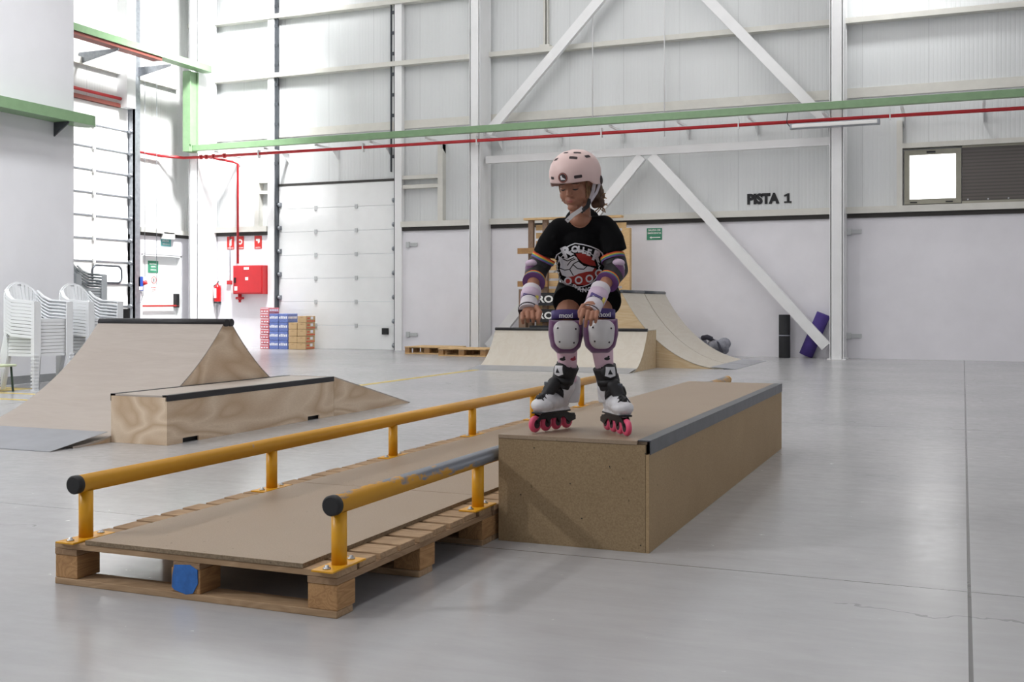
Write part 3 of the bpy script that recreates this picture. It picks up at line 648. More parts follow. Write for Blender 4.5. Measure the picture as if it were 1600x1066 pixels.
def skin(prof, x0, x1, th=.012, axis='x'):
    bm = nb(); prism(bm, [(a, z) for a, z in prof]+[(a, z-th) for a, z in prof[::-1]], axis, x0, x1); return bm
mk('riding_surface', skin(near, XA, XB+.002), 'ply_skin', t, label='smooth curved plywood surface facing the camera')
mk('riding_surface', skin(far, XA, XB+.002), 'ply_skin', t)
bm = nb(); prism(bm, [(5.66, .001), (6.2, .078), (6.2, .080), (5.66, .004)], 'x', XA, XB+.004); mk('metal_plate', bm, 'sheet_grey', t)
bm = nb(); prism(bm, [(9.54, .001), (9.0, .078), (9.0, .080), (9.54, .004)], 'x', XA, XB+.004); mk('metal_plate', bm, 'sheet_grey', t)
for y in (7.568, 7.634):
    bm = nb(); tube(bm, [(XA, y, .847), (XB+.02, y, .847)], .032, 20); mk('coping', bm, 'black_metal', t)
# ledge with angle edge and wedge
t = thing('ledge', 'low pale plywood ledge with black metal edges, against the spine ramp', 'ramp', (-5.46, 7.3, 0))
LX0, LX1, LY0, LY1, LH = -5.718, -5.214, 6.235, 8.46, .352
bm = nb(); box(bm, LX0, LX1-.0125, LY0, LY0+.012, 0, LH-.013, bev=.001); mk('front_panel', bm, 'ply', t)
bm = nb()
def sidepoly(): return [(LY0, 0), (LY0+.17, 0), (LY0+.17, .035), (LY0+.35, .035), (LY0+.35, 0), (LY1-.42, 0), (LY1-.42, .035), (LY1-.24, .035), (LY1-.24, 0), (LY1, 0), (LY1, LH-.04), (LY0, LH-.04)]
prism(bm, sidepoly(), 'x', LX1-.012, LX1); mk('side_panel', bm, 'ply', t)
bm = nb(); box(bm, LX1-.05, LX1-.03, LY0+.1, LY1-.1, 0, .1); mk('notch_shade', bm, 'black_rubber', t)  # black strip standing in for the shade behind the side panel's floor notches
bm = nb(); box(bm, LX0, LX0+.012, LY0+.02, LY1, 0, LH-.013); mk('side_panel', bm, 'ply', t)
bm = nb(); box(bm, LX0+.04, LX1-.04, LY0, LY1, LH-.012, LH); box(bm, LX0, LX1, LY0+.004, LY1, LH-.016, LH-.0125); mk('top_panel', bm, 'ply_skin', t)
bm = nb(); prism(bm, [(LX1-.04, LH-.001), (LX1-.04, LH+.003), (LX1+.003, LH+.003), (LX1+.003, LH-.04), (LX1, LH-.04), (LX1, LH-.001)], 'y', LY0-.002, LY1); mk('metal_edge', bm, 'black_metal', t)
bm = nb(); prism(bm, [(LX0+.04, LH+.003), (LX0+.04, LH-.001), (LX0, LH-.001), (LX0, LH-.05), (LX0-.003, LH-.05), (LX0-.003, LH+.003)], 'y', LY0-.002, LY1); mk('metal_edge', bm, 'black_metal', t)
t = thing('wedge_ramp', 'plywood wedge sloping down from the far end of the low ledge', 'ramp', (-5.46, 9.2, 0))
for x0, x1 in ((LX1-.012, LX1), (LX0, LX0+.012)):
    bm = nb(); prism(bm, [(LY1+.004, 0), (9.9, 0), (LY1+.004, LH-.008)], 'x', x0, x1); mk('side_panel', bm, 'ply', t)
bm = nb(); prism(bm, [(LY1+.004, LH-.008), (LY1+.004, LH+.002), (9.93, .004), (9.9, 0)], 'x', LX0, LX1); mk('riding_surface', bm, 'ply_skin', t)
# ---------------------------------------------------------------- far ramps
t = thing('quarter_pipe', 'low wide quarter pipe with black coping, standing behind the skater', 'ramp', (-5.7, 16.2, 0))
near = arc(15.5, .01, 16.33, .605, 1.15)
for x0, x1 in ((-4.498, -4.48), (-7.02, -7.0)):
    bm = nb(); prism(bm, [(15.4, 0)]+[(a, z-.006) for a, z in near]+[(16.84, .60), (16.84, 0)], 'x', x0, x1); mk('side_panel', bm, 'ply_far', t)
mk('riding_surface', skin(near, -7.02, -4.478), 'ply_skin_far', t)
bm = nb(); box(bm, -7.02, -4.478, 16.34, 16.84, .595, .607); mk('platform', bm, 'ply_skin_far', t)
bm = nb(); tube(bm, [(-7.02, 16.33, .605), (-4.478, 16.33, .605)], .026, 14); mk('coping', bm, 'black_metal', t)
bm = nb(); prism(bm, [(15.28, .001), (15.7, .05), (15.7, .053), (15.28, .004)], 'x', -7.02, -4.476); mk('metal_plate', bm, 'sheet_grey', t)
def qp(y0, y1, label):
    t = thing('quarter_pipe', label, 'ramp', (-4.5, (y0+y1)/2, 0), 'tall quarter pipes side by side')
    pr = arc(-3.42, .006, -5.05, 1.2, 2.05)
    for a, b in ((y0, y0+.018), (y1-.018, y1)):
        bm = nb(); prism(bm, [(-5.75, 0), (-3.42, 0)]+[(p, z-.006) for p, z in pr]+[(-5.75, 1.19)], 'y', a, b); mk('side_panel', bm, 'ply_far', t)
    bm = nb(); box(bm, -5.75, -5.73, y0, y1, 0, 1.19); mk('rear_panel', bm, 'ply_far', t)
    mk('riding_surface', skin(pr, y0, y1, axis='y'), 'ply_skin_far', t)
    bm = nb(); box(bm, -5.75, -5.07, y0, y1, 1.19, 1.202); mk('platform', bm, 'ply_skin_far', t)
    bm = nb(); tube(bm, [(-5.06, y0, 1.21), (-5.06, y1, 1.21)], .03, 14); mk('coping', bm, 'galv_dark', t)
    bm = nb(); prism(bm, [(-3.22, .001), (-3.62, .028), (-3.62, .031), (-3.22, .004)], 'y', y0, y1); mk('metal_plate', bm, 'sheet_grey', t)
qp(16.86, 18.16, 'tall curved plywood quarter pipe, nearer one of the pair right of the skater')
qp(18.19, 19.6, 'tall curved plywood quarter pipe, farther one of the pair close to the wall')
# ---------------------------------------------------------------- pallets by the column, pallet stand behind skater
old = pallet_proto('wooden_pallet', 'low pallet against the wall left of the white column, farther one', 1.0, .8, 6, ('pallet_new', 'pallet_y', 'block'), rnd=9)
old.location = (-10.46, 19.68, 0); old['group'] = 'pallets at the foot of the column'
o2 = copy_tree(old, label='low pallet in front of the white column, nearer one'); o2.location = (-9.42, 19.1, 0)
t = thing('pallet_rack', 'tall stand of upright wooden pallets behind the skater', 'pallet stand', (-7, 20, 0))
for x in (-7.92, -7.62):
    bm = nb(); box(bm, x, x+.1, 20.05, 20.15, 0, 2.66); mk('upright', bm, 'pallet_old', t)
bm = nb(); box(bm, -8.0, -6.0, 20.0, 20.16, 2.66, 2.70); mk('top_board', bm, 'pallet_new', t)
for k in range(15):
    z = .25+k*.158
    bm = nb(); box(bm, -7.8, -5.95, 20.16, 20.18, z, z+.11); mk('slat', bm, 'pallet_new', t)
for z in (.32, 1.35, 2.0):
    bm = nb(); box(bm, -8.12, -7.5, 19.98, 20.05, z, z+.11); mk('cross_block', bm, 'block', t)
bm = nb(); box(bm, -6.0, -5.85, 20.05, 20.18, 0, 2.46); mk('upright', bm, 'pallet_new', t)
bm = nb(); box(bm, -8.08, -7.94, 19.95, 20.2, 0, 1.3); mk('upright', bm, 'pallet_old', t)
for z, w in ((1.1, 'upper'), (.78, 'lower'), (.46, 'lowest')):
    t = thing('banner', 'black banner with white lettering on the pallet stand, %s one' % w, 'banner', (-7.2, 19.97, z-.12), 'black banners on the pallet stand')
    bm = nb(); box(bm, -7.86, -6.5, 19.962, 19.979, z-.12, z+.13); mk('fabric', bm, 'mat_black', t)
    bm = nb(); add_bm(bm, text_bm('PRO-TEC', .185, bold=.006, sx=1.25, align='LEFT'), FRONT((-7.81, 19.960, z))); mk('lettering', bm, 'sign_white', t, normals=False)
# ---------------------------------------------------------------- rolled mats, bag, stool
t = thing('rolled_mat', 'black rolled mat standing upright against the back wall', 'mat', (-3.1, 20.95, 0))
bm = nb(); lathe(bm, [(.10, 0), (.105, .01), (.105, .80), (.10, .81)], (-3.1, 20.95, 0), 28); mk('roll', bm, 'mat_black', t)
bm = nb(); lathe(bm, [(.106, .41), (.1075, .415), (.1075, .425), (.106, .43)], (-3.1, 20.95, 0), 28); mk('string', bm, 'cloth_grey', t)
bm = nb(); d = V((.36, .0, .86)).normalized(); p = V((-2.72, 21.015, .05)); tube(bm, [p, p+d*.84], .128, 28)
mk('rolled_mat', bm, 'mat_purple', label='purple rolled mat leaning behind the white diagonal brace', cat='mat')
t = thing('bag', 'crumpled grey bag and clothes on the floor behind the tall ramp', 'bag', (-4.3, 20.85, 0))
bm = nb(); R = random.Random(3)
for k in range(9): ell(bm, (-4.5+R.uniform(-.25, .3), 20.8+R.uniform(-.08, .12), .12+R.uniform(0, .16)), (R.uniform(.1, .16), .1, R.uniform(.08, .14)), seg=12)
mk('cloth', voxel(bm, .02, 2), 'cloth_grey', t)
bm = nb(); tube(bm, [(-4.42, 20.72, .34), (-4.3, 20.68, .27), (-4.22, 20.68, .1), (-4.2, 20.68, .02)], .025, 8); tube(bm, [(-4.6, 20.72, .36), (-4.5, 20.66, .38), (-4.42, 20.7, .34)], .05, 8); mk('strap', bm, 'cloth_dark', t)
t = thing('stool', 'low stool with pale green seat against the near wall, left edge', 'stool', (-10.4, 9.3, 0))
bm = nb(); box(bm, -10.75, -10.05, 8.7, 9.46, .29, .315, bev=.01); mk('seat', bm, 'stool_green', t)
for x, y, dx in ((-10.1, 9.42, .03), (-10.7, 9.42, -.03), (-10.1, 8.75, .03), (-10.7, 8.75, -.03)):
    bm = nb(); tube(bm, [(x, y, .29), (x+dx, y, 0)], .012, 8); mk('leg', bm, 'stool_leg', t)
# floor lines
bm = nb(); prism(bm, [(-6.95, 11.2), (-6.83, 11.2), (-6.83, 15.6), (-6.95, 15.6)], 'z', .0005, .0015); box(bm, -10.95, -7.6, 9.2, 9.3, .0005, .0015); box(bm, -10.95, -8.0, 8.6, 8.7, .0005, .0015)
box(bm, -11.0+.02, -10.2, 9.3, 9.9, .0004, .0012)
mk('floor_marking', bm, 'floor_yellow', bpy.data.objects['floor'], normals=True)
# ---------------------------------------------------------------- packs and cartons by the garage door
def pack(name, label, cat, grp, mat, w, dpt, hh, x, y, z, pr):
    t = thing(name, label, cat, (0, 0, 0), grp)
    bm = nb(); box(bm, -w/2, w/2, 0, dpt, 0, hh, bev=.012); mk('body', bm, mat, t)
    pr(t, w, dpt, hh); t.location = (x, y, z); return t
def pr_blue(t, w, d, h):
    bm = nb(); R = random.Random(1)
    for x in [-.09+.045*k for k in range(5)]: box(bm, x-.017, x+.017, -.004, -.001, h*.42, h*.42+.045+R.uniform(0, .02))
    for y in [.03+.05*k for k in range(7)]: box(bm, w/2+.001, w/2+.004, y, y+.034, h*.42, h*.42+.05)
    mk('print', bm, 'pack_white', t)
def pr_red(t, w, d, h):
    bm = nb()
    for x in (-.09, -.02, .05): box(bm, x, x+.045, -.004, -.001, h*.18, h*.42); 
    box(bm, -.1, .1, -.0035, -.001, h*.75, h*.88)
    for y in [.03+.07*k for k in range(5)]: box(bm, w/2+.001, w/2+.004, y, y+.05, h*.3, h*.7)
    mk('print', bm, 'pack_white', t)
def pr_carton(t, w, d, h):
    bm = nb(); box(bm, -.03, .03, -.002, -.0005, h*.72, h*.82); box(bm, -.018, .018, .0, d, h-.001, h+.001); mk('tape', bm, 'carton_tape', t)
    bm = nb(); box(bm, w/2+.0005, w/2+.002, .03, d-.02, .02, .045); box(bm, w/2+.0005, w/2+.002, .05, .15, h*.55, h*.75); mk('print', bm, 'orange_print', t)
    bm = nb(); box(bm, w/2+.0005, w/2+.002, d*.5, d*.75, .07, .13); mk('sticker', bm, 'pack_white', t)
YP = 20.62
pr0 = pack('drink_pack', '', 'drink pack', 'red drink packs', 'pack_red', .232, .4, .112, 0, 0, 0, pr_red)
for k in range(8):
    o = pr0 if k == 0 else copy_tree(pr0); o.location = (-14.52+[0, .01, -.005, .008, 0, .012, 0, .005][k], YP, k*.1165); o['label'] = 'red and white drink pack, %s in its single stack' % ordinal(7-k).replace('eighth from the top', 'lowest')
pb0 = pack('drink_pack', '', 'drink pack', 'blue drink packs', 'pack_blue', .236, .4, .196, 0, 0, 0, pr_blue)
for c, (x, side) in enumerate(((-14.27, 'left'), (-14.02, 'right'))):
    for k in range(4):
        o = pb0 if (c, k) == (0, 0) else copy_tree(pb0); o.location = (x, YP, k*.2); o['label'] = 'blue drink pack, %s of the %s blue stack' % (['lowest', 'second from the bottom', 'third from the bottom', 'topmost'][k], side)
pc0 = pack('carton', '', 'box', 'brown cartons by the garage door', 'carton', .222, .38, .146, 0, 0, 0, pr_carton)
for c, (x, side, n) in enumerate(((-13.77, 'left', 4), (-13.535, 'right', 5))):
    for k in range(n):
        o = pc0 if (c, k) == (0, 0) else copy_tree(pc0); o.location = (x+[0, .004, .01, .012, .016][k]*c, YP-.02*c, k*.15)
        o['label'] = 'brown carton, %s of the %s carton stack' % (['lowest', 'second from the bottom', 'third from the bottom', 'fourth from the bottom' if n == 5 else 'topmost', 'topmost'][k], side)
for k in (2, 3, 1, 0): pass
# ---------------------------------------------------------------- monobloc chairs (front faces +X, local origin at centre of the feet)
def chair_proto(mat, name='plastic_chair'):
    t = thing(name, '', 'chair', (0, 0, 0)); S = .43
    W2 = .27
    bm = nb(); box(bm, -.2, .22, -.22, .22, S-.012, S, bev=.004); prism(bm, [(-.235, S), (.235, S), (.235, S-.036), (-.235, S-.036)], 'x', .222, .234)
    for s in (-1, 1): box(bm, -.2, .22, s*.235-.006, s*.235+.006, S-.036, S)
    mk('seat', bm, mat, t)
    for s in (-1, 1):                                        # front legs run up into the arms, rear legs splay back
        bm = nb(); prism(bm, [(s*.30, 0), (s*.235, 0), (s*.215, S-.10), (s*.195, S), (s*.205, S+.2), (s*.296, S+.2)], 'x', .250, .262)
        prism(bm, [(.262, 0), (.235, 0), (.215, S), (.22, S+.2), (.262, S+.2)], 'y', s*.30, s*.288); box(bm, .22, .272, min(s*.24, s*.31), max(s*.24, s*.31), 0, .02); mk('leg', bm, mat, t)
        bm = nb(); strip(bm, [(-.27, s*.25, 0), (-.2, s*.22, S)], .05, .02, (1, 0, 0)); strip(bm, [(-.27, s*.262, 0), (-.2, s*.232, S)], .012, .05, (0, 1, 0)); mk('leg', bm, mat, t)
        bm = nb(); strip(bm, [(.262, s*.27, S+.2), (.1, s*.285, S+.215), (-.08, s*.28, S+.225), (-.17, s*.262, S+.27), (-.235, s*.235, S+.34)], .05, .014)
        strip(bm, [(.25, s*.296, S+.19), (.1, s*.310, S+.205), (-.08, s*.305, S+.215), (-.18, s*.287, S+.26)], .01, .034); mk('armrest', bm, mat, t)
    bm = nb(); arcp = [(-.2-.11*math.sin(a)**.8-.0, -.25*math.cos(a), S+.17+.25*math.sin(a)) for a in [PI*k/16 for k in range(17)]]
    strip(bm, arcp, .012, .05, (1, 0, 0)); strip(bm, [(x+.012, y, z) for x, y, z in arcp], .05, .01, (1, 0, 0))
    for k in range(9):                                        # fan of slats
        y = -.2+.05*k; zt = S+.17+.25*math.sqrt(max(0, 1-(y/.25)**2)); yb = y*.86
        strip(bm, [(-.19, yb, S-.005), (-.245, (y+yb)/2, S+.18), (-.3+abs(y)*.25, y, zt)], .041, .008, (1, 0, 0))
    mk('backrest', bm, mat, t); return t
def stack(proto, n, x, y, rz, dz, desc, grp, first, lean=0):
    for k in range(n):
        o = proto if (first and k == 0) else copy_tree(proto)
        o.location = (x-lean*k, y, k*dz); o.rotation_euler = (0, 0, rz); o['group'] = grp
        w = 'lowest' if k == 0 else ordinal(n-1-k); o['label'] = 'white plastic armchair, %s of the %s' % (w, desc)
pcw = chair_proto('chair_white'); stack(pcw, 11, -10.17, 9.87, 0, .04, 'near stack by the white wall', 'stacked chairs, near stack', True)
stack(pcw, 11, -10.17, 10.72, 0, .04, 'middle stack behind the spine ramp', 'stacked chairs, middle stack', False)
pcg = chair_proto('chair_grey'); stack(pcg, 20, -11.75, 12.15, 0, .042, 'tall stack around the wall corner', 'stacked chairs, far stack', True)
# dark box behind the spine ramp
bm = nb(); box(bm, -13.2, -12.9, 14.2, 14.5, 0, .93, bev=.02); mk('bin', bm, 'black_metal', label='dark container just visible above the spine ramp', cat='bin')
# ---------------------------------------------------------------- lights
def area(name, loc, tgt, size, power, col=(1, 1, 1), sy=None, spread=180):
    l = bpy.data.lights.new(name, 'AREA'); l.energy = power; l.size = size; l.color = col
    l.spread = math.radians(spread)
    if sy: l.shape = 'RECTANGLE'; l.size_y = sy
    o = bpy.data.objects.new(name, l); COL.objects.link(o); o.location = loc
    o.rotation_euler = (V(tgt)-V(loc)).to_track_quat('-Z', 'Y').to_euler(); return o
area('daylight_left', (-13.2, 18.6, 9.2), (-17, 19.6, 4.5), .7, 280, spread=100)
area('exit_door_fill', (-13.0, 18.0, 9.0), (-17, 20.3, 1.5), .6, 170, spread=60)  # extra fill added to brighten the exit door in its recess
area('high_bay_lamp', (-1.1, 20.0, 8.3), (-1.4, 21.2, 6.6), .4, 90)
area('high_bay_lamp', (-13.6, 20.0, 8.3), (-13.9, 21.2, 6.8), .4, 30)
area('back_wall_fill', (-7, 16.5, 9.2), (-7, 21.2, 1.5), 3, 120)  # added fill with no fitting behind it, lifts the middle of the back wall
area('lamp_left', (-9.5, -1.0, 6.0), (-1.5, 4.5, .3), .35, 330)
area('daylight_right', (11.8, 8, 4.5), (-4, 8, 1.5), 14, 230, sy=3.5)
area('office_wall_lamp', (-8.0, 6.0, 8.8), (-11.3, 8.5, 3.0), 1.0, 150, spread=75)
W = bpy.data.worlds.new('w'); SC.world = W; W.use_nodes = True
W.node_tree.nodes['Background'].inputs[0].default_value = (.9, .95, 1, 1); W.node_tree.nodes['Background'].inputs[1].default_value = .6
SC.view_settings.view_transform = 'Standard'; SC.view_settings.look = 'None'; SC.view_settings.gamma = 1; SC.view_settings.use_curve_mapping = False
SC.view_settings.exposure = -.3
# ---------------------------------------------------------------- the skater
M('skin', (162, 114, 91), .5, var=.04, scale=14, spec=.35); M('lip', (168, 100, 88), .45); M('hair', (84, 62, 46), .6, var=.35, scale=60, bmp=.5)
M('hair_light', (150, 116, 80), .6, var=.3, scale=60)
M('helmet_pink', (222, 194, 189), .42, var=.01, scale=2, spec=.45); M('vent', (52, 40, 42), .7)
M('tee', (15, 15, 17), .95, var=.12, scale=9, spec=.15, bmp=.15); M('shorts', (13, 13, 15), .9, var=.12, scale=9, spec=.15)
M('print_white', (226, 226, 230), .6); M('print_red', (168, 44, 36), .6)
M('pad_purple', (104, 62, 104), .8, var=.1, scale=10, sheen=.3); M('pad_lilac', (196, 176, 196), .75, var=.05); M('cap_white', (200, 198, 198), .3, var=.02)
M('label_purple', (72, 57, 116), .6); M('guard_white', (206, 200, 206), .75, var=.06, scale=12, bmp=.2); M('guard_yellow', (222, 206, 96), .7)
M('sock', (222, 190, 204), .85, var=.04, scale=20, bmp=.2); M('sock_red', (170, 60, 80), .8); M('skate_white', (216, 216, 219), .28, var=.02)
M('skate_black', (24, 24, 27), .6, var=.15); M('wheel_pink', (222, 84, 118), .35, var=.05); M('hub', (40, 26, 34), .5); M('frame_black', (30, 31, 33), .4, metal=.3)
for nm, c in (('rb_red', (196, 52, 44)), ('rb_orange', (232, 130, 52)), ('rb_yellow', (232, 206, 84)), ('rb_green', (104, 160, 130)), ('rb_blue', (92, 120, 186)), ('rb_violet', (112, 72, 130))): M(nm, c, .75)
A = math.radians(22.4); Fv = V((-math.sin(A), math.cos(A), 0)); Rv = V((math.cos(A), math.sin(A), 0)); Z = V((0, 0, 1)); C0 = V((0, 0, 1))
def K(px, py, d): return C0+Fv*d+Rv*((px-800)/1710*d)+Z*((476-py)/1710*d)
FR = Matrix((Rv, Fv, Z)).transposed().to_4x4()           # local x right, y away, z up
base = K(905, 683, 4.72); base.z = .452
me_ = thing('person', 'young skater in pink helmet and black t-shirt, crouching on the grind box', 'person', base)
# head --------------------------------------------------------------
HC = K(900, 288.5, 4.66)
HM = Matrix.Translation(HC) @ Matrix.Rotation(A-math.radians(27), 4, 'Z') @ Matrix.Rotation(math.radians(15), 4, 'X')
bm = nb()
ell(bm, (0, .012, .03), (.073, .088, .08)); ell(bm, (0, -.03, -.012), (.059, .052, .066)); ell(bm, (0, -.03, -.055), (.044, .044, .040)); ell(bm, (0, -.062, -.088), (.022, .018, .016))
for s in (-1, 1):
    ell(bm, (s*.030, -.046, -.036), (.028, .025, .028)); ell(bm, (s*.044, -.005, -.055), (.02, .035, .028)); ell(bm, (s*.073, .012, -.012), (.01, .017, .026), Euler((0, 0, s*.3)).to_matrix())
    ell(bm, (s*.029, -.0655, -.006), (.0145, .0125, .0105)); ell(bm, (s*.028, -.066, .014), (.02, .012, .006))
cap(bm, (0, -.074, .004), (0, -.092, -.028), .007, .0095); ell(bm, (-.008, -.085, -.031), (.007, .007, .006)); ell(bm, (.008, -.085, -.031), (.007, .007, .006))
ell(bm, (0, -.068, -.056), (.026, .014, .018)); ell(bm, (0, -.0785, -.0545), (.013, .006, .004)); ell(bm, (0, -.078, -.0620), (.011, .006, .0045))
xf(bm, HM)
nk = HM @ V((0, .02, -.05))
cap(bm, nk, K(908, 348, 4.76), .043, .046); ell(bm, K(907, 345, 4.72), (.048, .046, .036), FR.to_3x3())
cap(bm, K(908, 372, 4.80), K(912, 450, 4.95), .065, .075)
# arms
sL, sR = K(866, 366, 4.755), K(952, 364, 4.73); eL, eR = K(839, 421, 4.76), K(962, 417, 4.70); wL, wR = K(827, 468, 4.56), K(930, 470, 4.50)
cap(bm, sL, eL, .032, .032); cap(bm, eL, wL, .032, .021); cap(bm, sR, eR, .032, .032); cap(bm, eR, wR, .032, .021)
# left fist (screen left): palm, curled fingers, thumb
pL = K(828, 487, 4.51); cap(bm, wL, pL, .020, .020); ell(bm, pL, (.033, .018, .022), FR.to_3x3())
for i in range(4):
    x = 816+8.1*i; y = 488+[2, 0, 0, 1.5][i]
    pts = [K(x, y, 4.485), K(x+.3, y+9, 4.462), K(x+1, y+14.5, 4.478), K(x+1.5, y+11, 4.505)]
    for a, b, r in zip(pts, pts[1:], (.0092, .0084, .0076)): cap(bm, a, b, r, r-.0006, 10)
for a, b, r in ((K(838, 480, 4.50), K(844, 488, 4.48), .011), (K(844, 488, 4.48), K(842, 498, 4.47), .0095)): cap(bm, a, b, r, r-.001, 10)
# right hand: fingers hanging over the knee
pR = K(923, 480, 4.46); cap(bm, wR, pR, .020, .020); ell(bm, pR, (.031, .015, .024), (FR @ Matrix.Rotation(.35, 4, 'Y')).to_3x3())
for i, (x0, y0, x1, y1, x2, y2) in enumerate(((912, 484, 908.5, 495, 907, 506), (919, 487, 916, 499, 914.8, 510), (926.5, 488, 924, 498.5, 923, 508), (933, 487.5, 932, 496, 930.5, 503.5))):
    d = 4.435-.004*i
    cap(bm, K(x0, y0, d), K(x1, y1, d-.012), .0092, .0080, 10); cap(bm, K(x1, y1, d-.012), K(x2, y2, d+.002), .0080, .0066, 10)
cap(bm, K(911, 478, 4.46), K(905.5, 487, 4.445), .0105, .009, 10); cap(bm, K(905.5, 487, 4.445), K(905.5, 495, 4.44), .009, .0075, 10)
# legs
hL, hR = K(893, 458, 4.96), K(936, 455, 4.94); kL, kR = K(884, 515, 4.69), K(938, 514, 4.63); aL, aR = K(889, 606, 4.83), K(948, 606, 4.72)
cap(bm, hL, kL, .068, .047); cap(bm, hR, kR, .068, .047); cap(bm, kL, aL, .037, .028); cap(bm, kR, aR, .037, .028)
for k_, a_ in ((kL, aL), (kR, aR)): ell(bm, k_.lerp(a_, .3)+Fv*.014, (.034, .036, .07), FR.to_3x3())
ell(bm, K(914, 452, 4.95), (.1, .08, .07), FR.to_3x3())
body_me = voxel(bm, .0028, 3); mk('body', body_me, 'skin', me_)
T_body = bvh(body_me)      # (after mk the mesh is local to the person)
OFF = origin(me_)
def decal(bm, polys, tree, fr, up=.002, mi=0, cuts=3, far=.4, off=None):
    # lay flat polygons (in the plane of frame fr, whose z axis points away from the surface) onto a surface
    off = OFF if off is None else off; g = nb()
    for p in polys:
        if isinstance(p, bmesh.types.BMesh): add_bm(g, p, Matrix.Identity(4))
        else: g.faces.new([g.verts.new((x, y, 0)) for x, y in p])
    bmesh.ops.triangulate(g, faces=g.faces[:])
    for _ in range(cuts):
        es = [e for e in g.edges if e.calc_length() > .006]
        if not es: break
        bmesh.ops.subdivide_edges(g, edges=es, cuts=1); bmesh.ops.triangulate(g, faces=g.faces[:])
    dirn = -fr.col[2].xyz; dead = []
    for v in g.verts:
        o = fr @ V((v.co.x, v.co.y, far)); h = tree.ray_cast(o-off, dirn)
        if h[0] is None: dead.append(v); continue
        v.co = h[0]+off-dirn*up
    if dead: bmesh.ops.delete(g, geom=dead, context='VERTS')
    add_bm(bm, g, Matrix.Identity(4), mi)
# eyes, brows, lips lie on the face
HF = frame(HM @ V((0, -.09, 0)), HM.col[0].xyz, HM.col[2].xyz, -HM.col[1].xyz)
bm = nb()
for s in (-1, 1): decal(bm, [[(s*.029+.018*math.cos(a), .015+.0025*math.sin(a)+.002*math.cos(a)*-s) for a in [2*PI*k/12 for k in range(12)]]], T_body, HF, .001)
mk('eyebrows', bm, 'hair', me_, normals=False)
bm = nb()
for s in (-1, 1): decal(bm, [[(s*.029+.0130*math.cos(a), -.0085+.0030*math.sin(a)-.0035*math.cos(a)**2*-1-.002) for a in [2*PI*k/14 for k in range(14)]]], T_body, HF, .001)
mk('eyelashes', bm, 'ink', me_, normals=False)
bm = nb(); decal(bm, [disc2(0, -.058, .0140, .0062, 18)], T_body, HF, .0008); mk('lips', bm, 'lip', me_, normals=False)
bm = nb(); decal(bm, [disc2(0, -.058, .0130, .0008, 18)], T_body, HF, .0014); mk('mouth_line', bm, 'rust_red', me_, normals=False)
# hair ----------------------------------------------------------------
bm = nb(); R = random.Random(5)
hp = HM @ V((.055, .055, -.02))
for k in range(26):
    c = K(934+R.uniform(-7, 7), 303+R.uniform(-13, 17), 4.73+R.uniform(-.03, .04)); r = R.uniform(.012, .019)
    ell(bm, c, (r, r, r*1.2), seg=10)
ell(bm, K(930, 300, 4.73), (.028, .035, .05), seg=12); ell(bm, HM @ V((0, .045, .0)), (.07, .06, .07))
mk('hair', voxel(bm, .005, 2), 'hair', me_)
bm = nb()
for k in range(16):      # loose curls around the ponytail
    c = K(934+R.uniform(-6, 8), 300+R.uniform(-8, 14), 4.72); q = []
    for j in range(9): q.append(c+Rv*(.012*math.sin(j*1.1+k)+.0015*j)+Z*(-.006*j+.006*math.cos(j*1.3))+Fv*(.01*math.cos(j*1.1+k)))
    tube(bm, q, .0022, 5)
for s, n in ((-1, 5), (1, 7)):
    for k in range(n):
        q = [HM @ V((s*(.06+.003*math.sin(k+j)), -.035+.006*k, .02-.017*j)) for j in range(5+k % 2)]; tube(bm, q, .0022, 5)
mk('loose_strands', bm, 'hair_light', me_)
# helmet ----------------------------------------------------------------
bm = nb(); rings = []; nT, nP = 48, 18
def rim(th): # th: 0 = right ear (+x), -pi/2 = front
    c, s = math.cos(th), math.sin(th)
    return .024-.012*max(0, s)-.026*math.exp(-((abs(c)-1)/.10)**2)*1.0-(.03*max(0, s)**1.2)
for j in range(nP+1):
    row = []
    for i in range(nT):
        th = 2*PI*i/nT; zb = rim(th); f = j/nP; ph = f*PI/2
        z = zb+(.148-zb)*math.sin(ph)**1.0 if False else None
        zz = .148*math.sin(ph) if f > 0 else 0
        z = zb+(.150-zb)*(1-(1-f)**1.0)
        hgt = max(0, (z-.045)/.105) if z > .045 else 0
        rr = math.sqrt(max(0, 1-hgt**2.15)); 
        flare = 1.0-.03*max(0, (.045-z)/.06)
        row.append(bm.verts.new(HM @ V((.1075*rr*math.cos(th)*flare, (.128*rr*math.sin(th)+.004)*flare, z))))
    rings.append(row)
for a, b in zip(rings, rings[1:]):
    for k in range(nT):
        try: f = bm.faces.new((a[k], a[(k+1) % nT], b[(k+1) % nT], b[k])); f.smooth = True
        except ValueError: pass
bmesh.ops.remove_doubles(bm, verts=bm.verts[:], dist=.0004); bmesh.ops.recalc_face_normals(bm, faces=bm.faces[:])
geo = bmesh.ops.solidify(bm, geom=bm.faces[:], thickness=.006)
hel = mk('helmet', bm, 'helmet_pink', me_); T_h = bvh(hel.data)
for p in hel.data.polygons: p.use_smooth = True
def hframe(az, el):      # frame outside the helmet, az 0 = front, positive to the wearer's screen right
    d = V((math.sin(az)*math.cos(el), -math.cos(az)*math.cos(el), math.sin(el))); u = V((math.cos(az), math.sin(az), 0)); w = d.cross(u)*-1
    c = V((0, .004, .045))
    return frame(HM @ (c+d*.13), HM.to_3x3() @ u, HM.to_3x3() @ (-w if w.z < 0 else w), HM.to_3x3() @ d)
